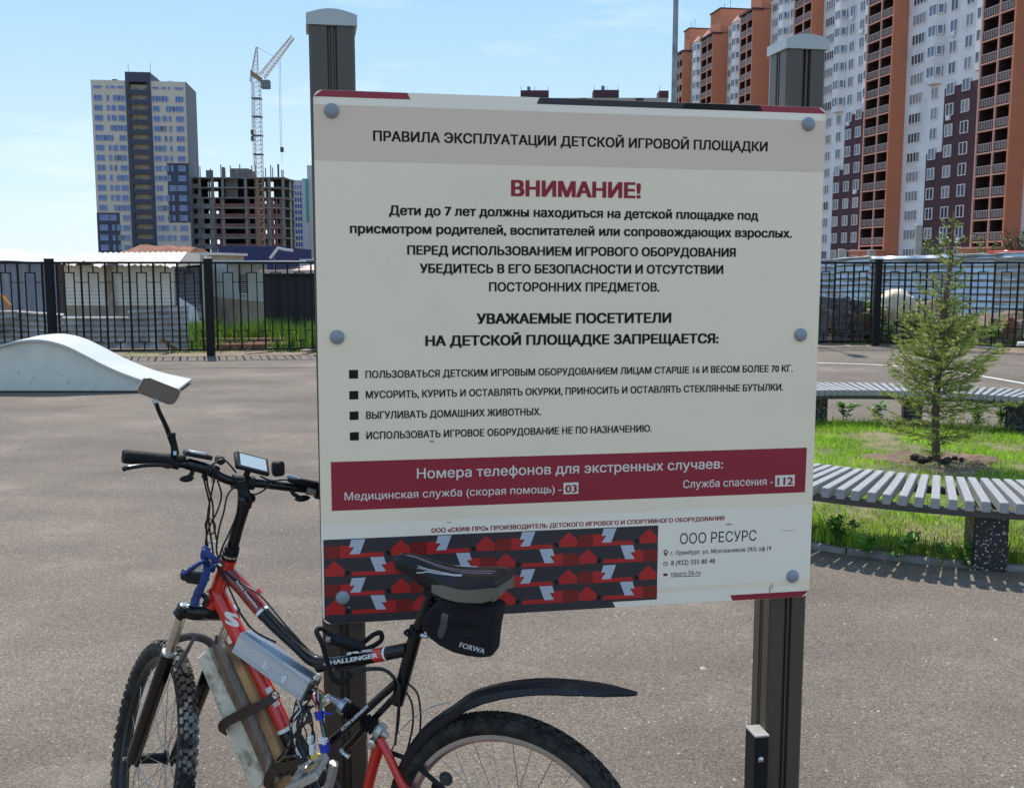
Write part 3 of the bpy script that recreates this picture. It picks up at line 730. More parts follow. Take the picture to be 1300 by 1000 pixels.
# flat beige building carrying red earth
r = thing('flat_roofed_shed', 'low flat beige shed with red earth heaped behind its roof', 'shed', at(240, 330, 33)); r.location.z = 0
a, b = at(178, 330, 33), at(279, 330, 33); mb = MB(); mb.box(a.x, b.x, 33, 36, 0, 1.97); mb.build('wall', M['beige'], r)
mb = MB(); mb.box(a.x - .1, b.x + .1, 32.85, 36.1, 1.97, 2.05); mb.build('roof', M['cream_siding'], r)
def mound(label, px0, px1, ytop, ybase, Y, seed):
    a, b = at(px0, ybase, Y), at(px1, ybase, Y); h = at(px0, ytop, Y).z; mb = MB(); vs = []; fs = []; nx, ny = 60, 16; W = b.x - a.x
    for j in range(ny + 1):
        for i in range(nx + 1):
            u, v = i / nx, j / ny; x = a.x + W * u; y = Y - 4 + 9 * v
            e = min(1, 6 * u, 6 * (1 - u)) ** .6 * math.sin(PI * v) ** .5 if 0 < v < 1 and 0 < u < 1 else 0
            z = h * e * (.92 + .10 * mn.noise((x * .5, y * .4, seed)) + .05 * mn.noise((x * 2, y * 1.5, seed)) + .02 * mn.noise((x * 6, y * 5, seed)))
            vs.append((x, y, z))
    for j in range(ny):
        for i in range(nx): q = j * (nx + 1) + i; fs.append((q, q + 1, q + nx + 2, q + nx + 1))
    mb.add(vs, fs); return kind(tag(mb.build('earth_mound', M['redearth']), label, 'mound'), 'structure')
mound('long', 150, 276, 307, 330, 40, 1); mound('right', 366, 620, 313, 330, 37, 9)
# grey siding shed
r = thing('shed', 'grey green ribbed shed with barred vent behind tall grass', 'shed', at(300, 390, 25)); r.location.z = 0
a, b = at(271, 390, 25.6), at(341, 390, 23.9); a.z = b.z = 0
za, zb = at(271, 377, 25.6).z, at(341, 384, 23.9).z
mb = MB(); corr(mb, a + V(0, 0, za), b + V(0, 0, zb), b + V(0, 0, 1.71), a + V(0, 0, 1.71), .16, .012, nseg=4); mb.build('wall', M['grey_siding'], r, recalc=False)
mb = MB(); mb.prism([a + V(0, .05, 0), b + V(0, .05, 0), b + V(0, .05, zb), a + V(0, .05, za)], (0, .1, 0)); mb.build('wall', M['beige_dark'], r)
mb = MB(); p = at(310, 360, 24.6); mb.box(p.x - .16, p.x + .2, p.y - .06, p.y + .02, p.z - .26, p.z + .26); vo = mb.build('vent', M['grey_siding'], r)
for k in range(9):
    z = p.z - .20 + k * .048; mb = MB(); mb.box(p.x - .12, p.x + .13, p.y - .075, p.y - .065, z, z + .022); mb.build('vent_slot', M['charred'], vo)
mb = MB(); mb.box(at(268, 330, 24).x, at(368, 330, 24).x, 23.7, 25.9, 1.72, 1.775); mb.build('roof', M['pale_sheet'], r)
# dark container
r = thing('container', 'black tarred container with pinkish flat roof standing in the grass', 'container', at(370, 400, 23.5)); r.location.z = 0
a, b = at(336, 400, 23.2), at(430, 400, 23.2)
mb = MB(); mb.box(a.x, b.x, 23.2, 26.5, .22, 1.49); mb.build('body', M['charred'], r)
for k in range(4):
    x = a.x + .25 + k * .42; mb = MB(); mb.box(x, x + .05, 23.17, 23.2, .25, 1.45); mb.build('rib', M['charred'], r)
mb = MB(); mb.box(a.x - .07, b.x, 23.05, 26.6, 1.49, 1.56); mb.add([V(a.x + .1, 24, 1.565), V(b.x, 24, 1.565), V(b.x, 27.5, 1.68), V(a.x + .3, 27.5, 1.68)], [(0, 1, 2, 3)]); mb.build('roof', M['pink_roof'], r)
for dx in (.1, 1.4): mb = MB(); mb.box(a.x + dx, a.x + dx + .25, 23.3, 26.3, -.03, .22); mb.build('foot', M['oldwood'], r)
# navy building
r = thing('warehouse', 'low navy blue warehouse with a crooked white downpipe beyond the sheds', 'warehouse', at(325, 330, 48)); r.location.z = 0
a, b = at(277, 330, 46), at(374, 330, 46); zt = at(300, 312.5, 46).z
mb = MB(); corr(mb, V(a.x, 46, 0), V(b.x - .9, 46, 0), V(b.x - .9, 46, zt), V(a.x, 46, zt), .3, .02, nseg=4); corr(mb, V(b.x - .9, 46, 0), V(b.x, 50, 0), V(b.x, 50, zt - .1), V(b.x - .9, 46, zt), .3, .02, nseg=4); mb.build('wall', M['navy'], r, recalc=False)
mb = MB(); mb.poly([V(a.x, 46, zt), V(b.x - .9, 46, zt), V(b.x, 50, zt - .1), V(a.x, 54, zt)]); mb.build('roof', M['navy'], r)
mb = MB(); mb.tube([at(343, 328, 45.8), at(353, 315, 45.8), at(362, 317, 45.8), at(372, 318, 45.8)], .07, 6); mb.build('downpipe', M['pale_sheet'], r)

# rusty pipes and planks behind the fence
for k, (x0, x1, y0, y1, Y, m, lb) in enumerate(((238, 420, 433, 429, 21.4, 'rust', 'uppermost rusty pipe lying behind the fence'), (246, 430, 438, 433, 21.1, 'rust', 'middle rusty pipe lying behind the fence'), (262, 400, 440, 437.5, 20.75, 'rust', 'lowest rusty pipe nearest the fence'))):
    mb = MB(); a, b = at(x0, y0, Y), at(x1, y1, Y + .3); h = max(a.z, .06); mb.tube([V(a.x, a.y, h), V(b.x, b.y, h)], .06, 10)
    tag(mb.build('steel_pipe', M[m], smooth=True), lb, 'pipe', 'rusty pipes behind the fence')
for k, (x0, x1, y0, y1, lb) in enumerate(((312, 345, 446, 441, 'pale plank on the dirt below the container'), (385, 402, 448, 443, 'short pale plank at the sign board edge'), (205, 222, 440, 449, 'dark broken board leaning at the end of the low sheets'))):
    a, b = at(x0, y0, 20.1), at(x1, y1, 20.6); a.z = .03 if k < 2 else .26; b.z = .04; d = (b - a)
    mb = MB(); mb.obox((a + b) / 2, d / 2, d.cross(V(0, 0, 1)).normalized() * .07, V(0, 0, .015)); tag(mb.build('plank', M['oldwood' if k < 2 else 'beige_dark']), lb, 'plank')
pts = []
while len(pts) < 9000:
    px = random.uniform(238, 470); Y = random.uniform(21.5, 23.1) if random.random() < .75 else random.uniform(20.6, 23); x = (px - 650) / FOC * Y
    if random.random() < max(0, min(1, .38 + 1.9 * mn.noise((x * 1.1, Y, 4)))): pts.append((x, Y, -.03))
blades('tall_yard_grass', pts, .25, .74, .012, mat('yard_grass', (.12, .22, .025), .6, island=.5, trans=.35), .5)
pts = []
for k in range(7000):
    x = random.uniform(-13, 13); Y = 19.2 + (x + 8) * .18 + random.uniform(.3, 4) if x < 7.5 else random.uniform(21, 25)
    if mn.noise((x * .7, Y * .7, 1)) > 0: pts.append((x, Y, -.03))
blades('dirt_edge_grass', pts, .04, .16, .006, M['grass'], 1)

# ---- right hand side: silver sheet hoarding, posts, rubble
r = thing('sheet_hoarding', 'wavy silver corrugated hoarding with bent top edge behind the right fence', 'hoarding', at(1170, 330, 25)); r.location.z = 0
seg = [(380, 329, 30.5), (560, 329, 29.5), (740, 329, 28.6), (880, 328.5, 27.8), (1010, 328, 27.0), (1062, 329, 26.6), (1105, 325.5, 26.2), (1165, 325, 25.6), (1210, 323.5, 25.0), (1262, 322, 24.2), (1330, 319, 23.2), (1420, 318, 22.2)]
for i in range(len(seg) - 1):
    (x0, y0, Y0), (x1, y1, Y1) = seg[i], seg[i + 1]; d, c = at(x0, y0, Y0), at(x1 + 2, y1, Y1)
    z0 = .02
    mb = MB(); corr(mb, V(d.x, d.y, z0), V(c.x, c.y, z0), c, d, .16, .030, along=False, nx=14, wob=.16, nseg=5); mb.build('sheet', M['silver'], r, smooth=True, recalc=False)
    # loose flap bent back on top
    if i in (5, 7, 8, 9):
        n = 12; vs = []; fs = []
        for j in range(3):
            for k in range(n + 1):
                p = d.lerp(c, k / n); vs.append(p + V(0, j * .38, j * .035 * (1 + .8 * mn.noise((k * .35, i, j))) - j * j * .02))
        for j in range(2):
            for k in range(n): q = j * (n + 1) + k; fs.append((q, q + 1, q + n + 2, q + n + 1))
        mb = MB(); mb.add(vs, fs); mb.build('bent_flap', M['silver'], r, smooth=True, recalc=False)
for px, yt, Y, lb in ((1068, 316, 27.6, 'short square concrete post above the hoarding left of the black fence post'), (1106, 317, 27.2, 'square concrete post rising behind the black fence corner post'), (1166.5, 285, 26.3, 'tallest round grey post beside the small green trees')):
    p = at(px, yt, Y); mb = MB(); mb.bbox(V(p.x, p.y, p.z / 2), (.075, 0, 0), (0, .075, 0), (0, 0, p.z / 2), .02); tag(mb.build('concrete_post', M['concrete']), lb, 'post', 'concrete posts behind the hoarding')
# wrapped stacks of blocks
rg = random.Random(5)
for sx, (x0, x1, yt) in enumerate(((1022, 1056, 376), (1060, 1082, 378), (1084, 1103, 381))):
    a, b = at(x0, 400, 22.9), at(x1, 400, 22.6); zt = at(x0, yt, 22.8).z
    r = thing('block_stack', ('leftmost film wrapped stack of dark blocks behind the right fence', 'middle film wrapped stack of dark blocks behind the right fence', 'film wrapped stack of dark blocks next to the black corner post')[sx], 'stack', V((a.x + b.x) / 2, 22.9, 0), 'stacks of wrapped blocks')
    nr = 7; hb = (zt - .02) / nr; nc = max(2, round((b.x - a.x) / .21)); wbk = (b.x - a.x) / nc
    for j in range(nr):
        for i in range(nc):
            x = a.x + wbk * (i + .5) + (.04 if j % 2 else 0); mb = MB(); mb.obox((x, 22.85 + rg.uniform(-.01, .01) + .35, hb * (j + .5)), (wbk * .47, 0, 0), (0, .35, 0), (0, 0, hb * .46)); mb.build('block', M['brick_dark'], r)
    mb = MB(); n = 10; vs = []; fs = []
    for j in range(6):
        for i in range(n + 1):
            u = i / n; vs.append(V(a.x - .03 + (b.x - a.x + .08) * u, 22.86 + .75 * j / 5, zt + .01 + .09 * abs(mn.noise((u * 4 + sx * 7, j * .6, 3))) + .03 * math.sin(PI * j / 5)))
    for j in range(5):
        for i in range(n): q = j * (n + 1) + i; fs.append((q, q + 1, q + n + 2, q + n + 1))
    mb.add(vs, fs); mb.build('wrapping_film', M['film'], r, smooth=True)
# white sack
def blob(name, label, cat, c, rx, ry, rz, m, seed, group=None, amp=.25, lump=2.2):
    mb = MB(); rings = []; c = Vector(c)
    for j in range(13):
        th = PI * j / 12; R = []
        for i in range(22):
            ph = 2 * PI * i / 22; u = V(math.sin(th) * math.cos(ph), math.sin(th) * math.sin(ph), -math.cos(th)); k = 1 + amp * mn.noise(u * lump + V(seed, 0, 0)) + amp * .4 * mn.noise(u * lump * 3 + V(seed, 5, 0))
            z = u.z * rz * k; R.append(c + V(u.x * rx * k, u.y * ry * k, max(z, -rz * .93)))
        rings.append(R)
    mb.loft(rings); return tag(mb.build(name, m, smooth=True), label, cat, group)
p = at(1137, 384, 22.9); z0 = at(1137, 400, 22.9).z
blob('sack', 'big white rubble sack slumped on rubble behind the right fence', 'sack', (p.x, p.y, p.z - .08), .42, .3, .36, M['sack'], 3)
rb = blob('rubble_heap', 'heap of earth and rubble under the white sack', 'heap', (p.x + .5, 23.4, .28), 1.7, .7, .5, M['dirt'], 8, amp=.5); 
for (px, py, Y, n, h, rad, lf_, lb) in ((1098, 385, 24.4, 240, 1.05, .38, .13, 'green bush between the wrapped stacks and the hoarding'), (1112, 400, 22.6, 240, 1.0, .30, .11, 'leafy bush just right of the black corner post'), (1127, 425, 22.2, 130, .6, .3, .10, 'low bush behind the fence left of the spruce'),
                                      (1262, 420, 22.0, 150, .55, .4, .10, 'loose bush behind the fence right of the spruce'), (1205, 425, 22.4, 240, .95, .5, .11, 'bush hidden behind the middle of the spruce'), (1175, 425, 22.4, 170, .7, .4, .11, 'bush behind the left branches of the spruce')):
    q = at(px, py, Y); leafy('bush', lb, (q.x, q.y, 0), n, h, rad, M['weed'], lf_, 'bushes behind the right fence', M['bark'], seed=int(px), cat='bush', wide=.3)
for (x0, x1, y, Y, r_, lb) in ((1217, 1243, 438, 20.9, .05, 'white plastic pipe on the ground behind the spruce'), (1243, 1268, 441, 20.6, .055, 'white plastic pipe ending right of the spruce'), (1292, 1330, 430, 21.2, .06, 'white pipe piece at the right edge of the photo')):
    a, b = at(x0, y, Y), at(x1, y + 1, Y - .15); mb = MB(); mb.tube([V(a.x, a.y, .07), V(b.x, b.y, .07)], r_, 12); tag(mb.build('plastic_pipe', M['whitepipe'], smooth=True), lb, 'pipe', 'white pipes behind the right fence')
p = at(1283, 405, 22.3); mb = MB(); mb.prism([at(1272, 412, 22.2), at(1284, 402, 22.2), at(1293, 409, 22.2), at(1293, 420, 22.2), at(1272, 424, 22.2)], (.1, .35, 0)); tag(mb.build('brown_crate', M['rust']), 'rust brown crate in the rubble near the right edge', 'crate')
blob('rubble_heap', 'brown earth heap behind the fence at the right edge', 'heap', V(at(1300, 420, 22.6).x, 22.9, .15), 1.3, .6, .42, M['dirt'], 2, amp=.5)
# red car beyond the hoarding
c0 = at(1300, 330, 30)
def car():
    r = thing('parked_car', 'red car parked behind the hoarding, only its roof showing at the right edge', 'car', (c0.x + .9, 30, 0))
    x0, zt = at(1268, 327, 30).x, at(1290, 321, 30).z
    mb = MB(); mb.bbox((x0 + 2.1, 30, .62), (2.15, 0, 0), (0, .85, 0), (0, 0, .36), .12); mb.build('body', M['red'], r, smooth=True)
    s = zt - .0
    mb = MB(); mb.loft([[V(x0 + x, 30 + y * w, z) for y, z in ((-.78, .95), (-.72, s - .12), (-.6, s - .02), (.6, s - .02), (.72, s - .12), (.78, .95))] for x, w in ((0, .98), (.06, 1))][:1] + [[V(x0 + 3.1, 30 + y, z) for y, z in ((-.78, .95), (-.72, s - .12), (-.6, s), (.6, s), (.72, s - .12), (.78, .95))]]); mb.build('cabin', M['navy'], r)
    mb = MB(); mb.bbox((x0 + 1.45, 30, s + .01), (1.5, 0, 0), (0, .68, 0), (0, 0, .05), .05); mb.build('roof', M['red'], r, smooth=True)
    for dx in (.8, 3.3):
        for dy in (-.83, .7): mb = MB(); mb.lathe((x0 + dx, 30 + dy, .32), (0, 1, 0), [(0, .1), (0, .33), (.16, .33), (.16, .1)], 18); mb.build('wheel', M['rubber'], r)
car()
M['leaf'] = mat('tree_leaf', (.10, .19, .03), .5, island=.5, trans=.35)
M['leaf_dark'] = mat('dark_tree_leaf', (.045, .09, .025), .5, island=.5, trans=.25)
for (px, yt, Y, n, rad, m, lb) in ((1186, 290, 34, 900, .62, 'leaf', 'small bright green tree beyond the hoarding left of the spruce tip'), (1250, 292, 36, 620, .62, 'leaf', 'small sparse green tree below the right loggias'), (1298, 283, 33, 1200, .72, 'leaf_dark', 'darker tree at the right edge above the red car')):
    p = at(px, yt, Y); leafy('small_tree', lb, (p.x, p.y, 0), n, p.z, rad, M[m], .13, 'small trees beyond the hoarding', M['bark'], seed=int(px), cat='tree', wide=.3)

# lamp pole
p = at(857, 60, 28)
r = thing('lamp_pole', 'tall galvanised steel lamp pole rising behind the sign board', 'lamp pole', (p.x, p.y, 0))
mb = MB(); mb.tube([(p.x, p.y, 0), (p.x, p.y, 11)], [.10, .058], 16); mb.build('pole', M['zinc'], r, smooth=True)
mb = MB(); mb.tube([(p.x, p.y, 10.95), (p.x, p.y - .5, 11.3), (p.x, p.y - 1.3, 11.45)], .03, 8); mb.build('arm', M['zinc'], r)
mb = MB(); mb.bbox((p.x, p.y - 1.6, 11.45), (.14, 0, 0), (0, .32, 0), (0, 0, .05), .03); mb.build('lamp_head', M['steel_dark'], r)

# ================================================================== BUILDINGS
def wmesh(w, h, panes, frame_t=.09, dep=.12, fm=None, split=None):
    """window facing -Y with outer size w x h about the origin: frame mesh, pane mesh"""
    fr = MB(); fr.box(-w / 2, w / 2, -dep, 0, h / 2 - frame_t, h / 2); fr.box(-w / 2, w / 2, -dep, 0, -h / 2, -h / 2 + frame_t)
    for i in range(panes + 1):
        x = -w / 2 + (w - frame_t) * i / panes; fr.box(x, x + frame_t, -dep * .98, -.002, -h / 2 + frame_t, h / 2 - frame_t)
    pn = MB(); pn.box(-w / 2 + .02, w / 2 - .02, -dep * .35, -.004, -h / 2 + .02, h / 2 - .02)
    return fr, pn
M['glass_deep_sky'] = mat('sky_reflection_glass', (.03, .09, .30), .08, spec=1.0, var=.5, vscale=1.5)  # blue of the reflected sky is put into the base colour
M['glass_sky'] = mat('pale_sky_reflection_glass', (.07, .11, .18), .08, spec=1.0, var=.5, vscale=1.5)  # greyer tint stands for the sky mirrored in these panes
M['glass_dark'] = mat('dark_glass', (.030, .035, .045), .06, spec=.9)
M['glass_curtain'] = mat('curtained_glass', (.22, .23, .24), .15, spec=.8, var=.5, vscale=2)
M['win_white'] = mat('white_window_frame', (.66, .67, .68), .5)
M['win_blue'] = mat('bluish_window_frame', (.28, .38, .58), .5)
M['t_cream'] = mat('tower_cream', (.54, .485, .40), .8, var=.04, vscale=.3)
M['t_dark'] = mat('tower_dark', (.048, .056, .085), .75, var=.06, vscale=.3)
M['t_side'] = mat('tower_side', (.17, .175, .185), .8, var=.05, vscale=.3)
M['t_balc'] = mat('tower_loggia', (.36, .31, .22), .8)

def tower():
    Y0 = 290.6; A = at(114.8, 101.4, Y0); B_ = at(235.2, 104.1, 294); B_.z = A.z
    ux = V(B_.x - A.x, B_.y - A.y, 0); W = ux.length; ux.normalize(); uy = V(-ux.y, ux.x, 0); yaw = math.atan2(ux.y, ux.x)
    base = V(A.x, A.y, 0); H = A.z; DP = 17.6
    r = thing('apartment_tower', 'tall cream and dark grey apartment tower with blue windows and central loggias', 'building', base)
    def P(u, v, z): return base + ux * u + uy * v + V(0, 0, z)
    def bx(name, u0, u1, v0, v1, z0, z1, m, par=r):
        mb = MB(); mb.obox(P((u0 + u1) / 2, (v0 + v1) / 2, (z0 + z1) / 2), ux * (u1 - u0) / 2, uy * (v1 - v0) / 2, V(0, 0, (z1 - z0) / 2)); return mb.build(name, m, par)
    uc0, uc1 = W * .364, W * .631
    bx('wing', 0, uc0, 0, DP, 0, H, M['t_cream']); bx('wing', uc1, W - .02, 0, DP, 0, H, M['t_cream'])
    bx('side_wall', W - .02, W + .12, .02, DP, 0, H + .03, M['t_side'])
    bx('core', uc0, uc1, 1.9, DP - .1, 0, H + 2.3, M['t_dark'])
    rows = [H * (1 - 0)]  # unused
    fl = 12.63 * 294 / FOC / 1.0
    def zrow(i): return at(180, 125.1 + 12.63 * i, 292).z
    # loggia frame
    bx('frame_post', uc0, uc0 + .95, -.25, 1.9, 0, H + 2.3, M['t_dark']); bx('frame_post', uc1 - .95, uc1, -.25, 1.9, 0, H + 2.3, M['t_dark'])
    bx('parapet', uc0 + .95, uc1 - .95, -.25, 1.9, zrow(-1) + 1.75, H + 2.3, M['t_dark'])
    for i in range(-1, 17):
        z = zrow(i) + .1
        bx('loggia_parapet', uc0 + .95, uc1 - .95, -.22, -.08, z - 1.70, z - .45, M['t_dark'])
        bx('loggia_back', uc0 + .95, uc1 - .95, .95, 1.1, z - .4, z + 1.1, M['t_balc'])
        bx('loggia_floor', uc0 + .95, uc1 - .95, -.2, 1.9, z - 1.70, z - 1.55, M['t_balc'])
        for f_ in (.25, .8):
            bx('balcony_door', uc0 + .95 + (uc1 - uc0 - 1.9) * f_, uc0 + 1.7 + (uc1 - uc0 - 1.9) * f_, .88, .95, z - .4, z + .25, M['glass_dark'])
    # cladding patches
    bx('cladding', -.06, W * .24, -.07, 0, 0, zrow(11.5), M['t_dark']); bx('cladding', -.07, 0, -.07, DP * .5, 0, zrow(11.5), M['t_dark'])
    bx('cladding', W * .77, W + .05, -.07, 0, zrow(12.45), zrow(6.45), M['t_dark'])
    cache = {}
    def win(u, z, w, h, np_, gm):
        k = (round(w, 1), h, np_, gm)
        if k not in cache:
            a, b = wmesh(w, h, np_, .10, .16); cache[k] = (a.mesh('window', M['win_blue']), b.mesh('pane', M[gm]))
        p = P(u, -.075, z); o = place('window', cache[k][0], r, p, yaw); q = bpy.data.objects.new('pane', cache[k][1]); COL.objects.link(q); q.parent = o
    lw = uc0; rw = W - uc1
    g = 'glass_deep_sky'; dk = 'glass_dark'
    A_, B2, C_, D_ = (.19, .23, 3), (.475, .075, 1), (.635, .13, 2), (.86, .19, 2)
    pats = [[A_, B2, (.70, .14, 2), (.90, .12, 1), (.80, .09, 1, dk)], [A_, B2, C_, D_], [A_, B2, C_, D_], [A_, (.57, .10, 1), (.66, .08, 1, dk), (.76, .1, 1), (.84, .08, 1, dk), (.93, .1, 1)],
            [(.19, .23, 3), (.36, .1, 1, dk), (.47, .1, 1), (.55, .06, 1, dk), D_], [A_, B2, C_, D_], [A_, B2, (.62, .06, 1, dk), (.73, .14, 1, dk), (.87, .15, 2)], [(.15, .15, 2), (.27, .08, 1, dk), B2, (.62, .08, 1, dk), D_]]
    for i in range(-1, 16):
        z = zrow(i)
        for side in (0, 1):
            if i == -1: cols = [(.19, .23, 3), (.475, .06, 1), (.635, .12, 2), (.86, .18, 2)]
            else: cols = pats[(i if side == 0 else i + 3) % 8]
            for c in cols:
                f = c[0] if side == 0 else 1 - c[0]
                u = (0 if side == 0 else uc1) + f * (lw if side == 0 else rw)
                if side == 0: u = max(u, 1.4)
                win(u, z if i >= 0 else z + .25, c[1] * lw, 1.5 if i >= 0 else .6, c[2], c[3] if len(c) > 3 else g)
    for u, h in ((uc0 + .3, 3), (uc1 - .5, 3.2), (uc1 + 1.2, 2.0)):
        mb = MB(); q = P(u, 3, H + 2.2 if u < uc1 else H - .2); mb.tube([q, q + V(0, 0, h)], .06, 5); mb.build('antenna', M['steel_dark'], r)
    bx('roof_vent', uc1 + 3.8, uc1 + 5.4, 3, 5, H, H + .7, M['win_white']); bx('roof_vent', lw * .55, lw * .68, 3, 4.5, H, H + .8, M['steel_dark'])
tower()

M['w_maroon'] = mat('maroon_cladding', (.060, .022, .030), .75, var=.12, vscale=.6)
M['raw_conc'] = mat('raw_concrete', (.19, .18, .175), .9, var=.3, vscale=.5)
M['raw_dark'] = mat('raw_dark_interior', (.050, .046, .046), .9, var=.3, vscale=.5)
M['raw_brick'] = mat('brown_brick', (.17, .085, .072), .9, var=.25, vscale=.6)
def unfinished():
    Y = 299; base = at(300, 335, Y); base.z = 0
    r = thing('unfinished_building', 'unfinished concrete frame building with brown brick infill beside the tower', 'building', base)
    X = lambda z: at(90 + z * .3, 270, Y).x
    xs = [502, 548, 602, 645, 742, 792, 842, 900]; zs = [at(300, 30 + q * .3, Y).z for q in (650, 692, 735, 778, 820, 862, 905, 948, 990)]
    D = 13.0
    def bx(name, x0, x1, y0, y1, z0, z1, m): mb = MB(); mb.box(x0, x1, y0, y1, z0, z1); return mb.build(name, m, r)
    for i, z in enumerate(zs[:-1]): bx('floor_slab', X(500) - .3, X(905) + .3, Y - .25, Y + D, z - .35, z, M['raw_conc'])
    for i, xz in enumerate(xs):
        for yy in (Y, Y + D - .6):
            bx('column', X(xz) - .35, X(xz) + .35, yy, yy + .6, 0, zs[0] - .36, M['raw_conc'])
    rg = random.Random(3)
    open_bays = {1, 5}
    for i in range(len(zs) - 1):
        zt, zb = zs[i] - .352, zs[i + 1] + .0
        for b in range(len(xs) - 1):
            x0, x1 = X(xs[b]) + .36, X(xs[b + 1]) - .36; w = x1 - x0
            see = b in open_bays
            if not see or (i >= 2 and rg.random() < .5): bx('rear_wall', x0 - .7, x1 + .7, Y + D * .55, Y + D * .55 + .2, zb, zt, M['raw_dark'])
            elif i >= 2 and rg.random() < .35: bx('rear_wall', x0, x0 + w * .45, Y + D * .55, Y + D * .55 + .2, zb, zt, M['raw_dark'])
            if i < 2:
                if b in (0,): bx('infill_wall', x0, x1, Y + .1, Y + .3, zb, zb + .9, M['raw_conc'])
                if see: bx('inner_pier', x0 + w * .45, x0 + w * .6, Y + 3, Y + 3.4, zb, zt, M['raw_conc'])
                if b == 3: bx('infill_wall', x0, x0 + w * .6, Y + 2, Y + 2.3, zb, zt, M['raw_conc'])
                continue
            hh = zt - zb; m = M['raw_brick'] if b >= 2 else M['raw_conc']
            bx('infill_wall', x0, x1, Y + .02, Y + .3, zb, zb + hh * .42, m)
            if b == 3: continue
            bx('infill_wall', x0, x0 + w * .22, Y + .02, Y + .3, zb + hh * .42, zt, m); bx('infill_wall', x1 - w * .22, x1, Y + .02, Y + .3, zb + hh * .42, zt, m)
            if b >= 5: bx('infill_wall', x0 + w * .42, x0 + w * .56, Y + .02, Y + .3, zb + hh * .42, zt, m)
    bx('roof_wall', X(672), X(748), Y + 2, Y + 7, zs[0], zs[0] + 2.6, M['raw_conc']); bx('roof_wall', X(560), X(590), Y + 4, Y + 4.3, zs[0], zs[0] + 2.3, M['raw_conc'])
    bx('roof_wall', X(745), X(762), Y + 1, Y + 6, zs[0], zs[0] + 2.0, M['raw_conc']); bx('roof_wall', X(640), X(648), Y + 1, Y + 3, zs[0], zs[0] + 2.9, M['raw_conc'])
    for xz in (506, 512, 545, 552, 596, 602, 640, 648, 680, 720, 770, 785, 828, 850, 858, 880, 884, 896, 902):
        mb = MB(); h = rg.uniform(1.8, 3.8); x = X(xz); mb.box(x - .12, x + .12, Y + .1, Y + .3, zs[0], zs[0] + h); mb.build('rebar', M['steel_dark'], r)
unfinished()

M['crane_paint'] = mat('crane_paint', (.52, .50, .46), .6); M['crane_rust'] = mat('crane_lower_paint', (.26, .16, .09), .7)
def crane():
    Y = 286; c = at(331.5, 309, Y); x0 = c.x
    r = thing('tower_crane', 'pale lattice tower crane with raised jib above the unfinished building', 'crane', (x0, Y, 0))
    Z = lambda py, px=331: at(px, py, Y).z
    w = .95; zt = Z(104); zr = Z(218)
    def lattice(name, p0, p1, w0, w1, n, m, up, rr=.085):
        p0, p1 = Vector(p0), Vector(p1); ax = (p1 - p0).normalized(); a = ax.cross(Vector(up)).normalized(); b = ax.cross(a)
        mb = MB(); cs = []
        for i in range(n + 1):
            t = i / n; ww = w0 + (w1 - w0) * t; p = p0.lerp(p1, t); cs.append([p + a * ww * s + b * ww * q for s, q in ((-1, -1), (1, -1), (1, 1), (-1, 1))])
        for k in range(4): mb.tube([cs[0][k], cs[-1][k]], rr, 4)
        for i in range(n):
            for k in range(4):
                l = (k + 1) % 4; mb.tube([cs[i][k], cs[i + 1][l]], rr * .6, 3, caps=False); mb.tube([cs[i][k], cs[i][l]], rr * .6, 3, caps=False)
        return kind(mb.build(name, m, r), 'stuff')
    lattice('mast', (x0, Y, 0), (x0, Y, zr), w, w, 16, M['crane_rust'], (0, 1, 0)); lattice('mast', (x0, Y, zr), (x0, Y, zt), w, w, 20, M['crane_paint'], (0, 1, 0))
    for py in (126, 149, 173, 197): z = Z(py); mb = MB(); mb.box(x0 - 1.25, x0 + 1.25, Y - 1.25, Y + 1.25, z, z + .25); mb.build('platform', M['steel_dark'], r)
    tip = at(326, 60, Y); lattice('tower_head', (x0 - .6, Y, zt), tip, 1.0, .18, 8, M['crane_paint'], (0, 1, 0))
    j0, j1 = at(333, 97, Y), at(372, 47, Y); lattice('jib', j0, j1, .8, .45, 14, M['crane_paint'], (0, 1, 0), .12)
    def rope(a, b, rr=.04): mb = MB(); mb.tube([a, b], rr, 4); mb.build('rope', M['steel_dark'], r)
    rope(tip, at(349, 73, Y)); rope(tip, at(319, 92, Y)); rope(at(320, 93, Y), at(321.5, 225, Y)); rope(at(318.5, 93, Y), at(320, 180, Y)); rope(at(356, 76, Y), at(358, 208, Y)); rope(at(354, 78, Y), at(356, 190, Y))
    for px, py in ((320.5, 168), (320.8, 176), (358, 190)): q = at(px, py, Y); mb = MB(); mb.bbox(q, (.45, 0, 0), (0, .3, 0), (0, 0, .7), .15); mb.build('hook_block', M['steel_dark'], r)
    a = at(319, 93, Y); mb = MB(); mb.obox((a + at(332, 102, Y)) / 2, (at(332, 102, Y) - a) / 2, (0, 1, 0), (0, 0, .7)); mb.build('counter_arm', M['crane_rust'], r)
    q = at(337.5, 107.5, Y); mb = MB(); mb.bbox(q, (1.1, 0, 0), (0, 1, 0), (0, 0, 1.1), .1); mb.build('cab', M['t_side'], r)
crane()

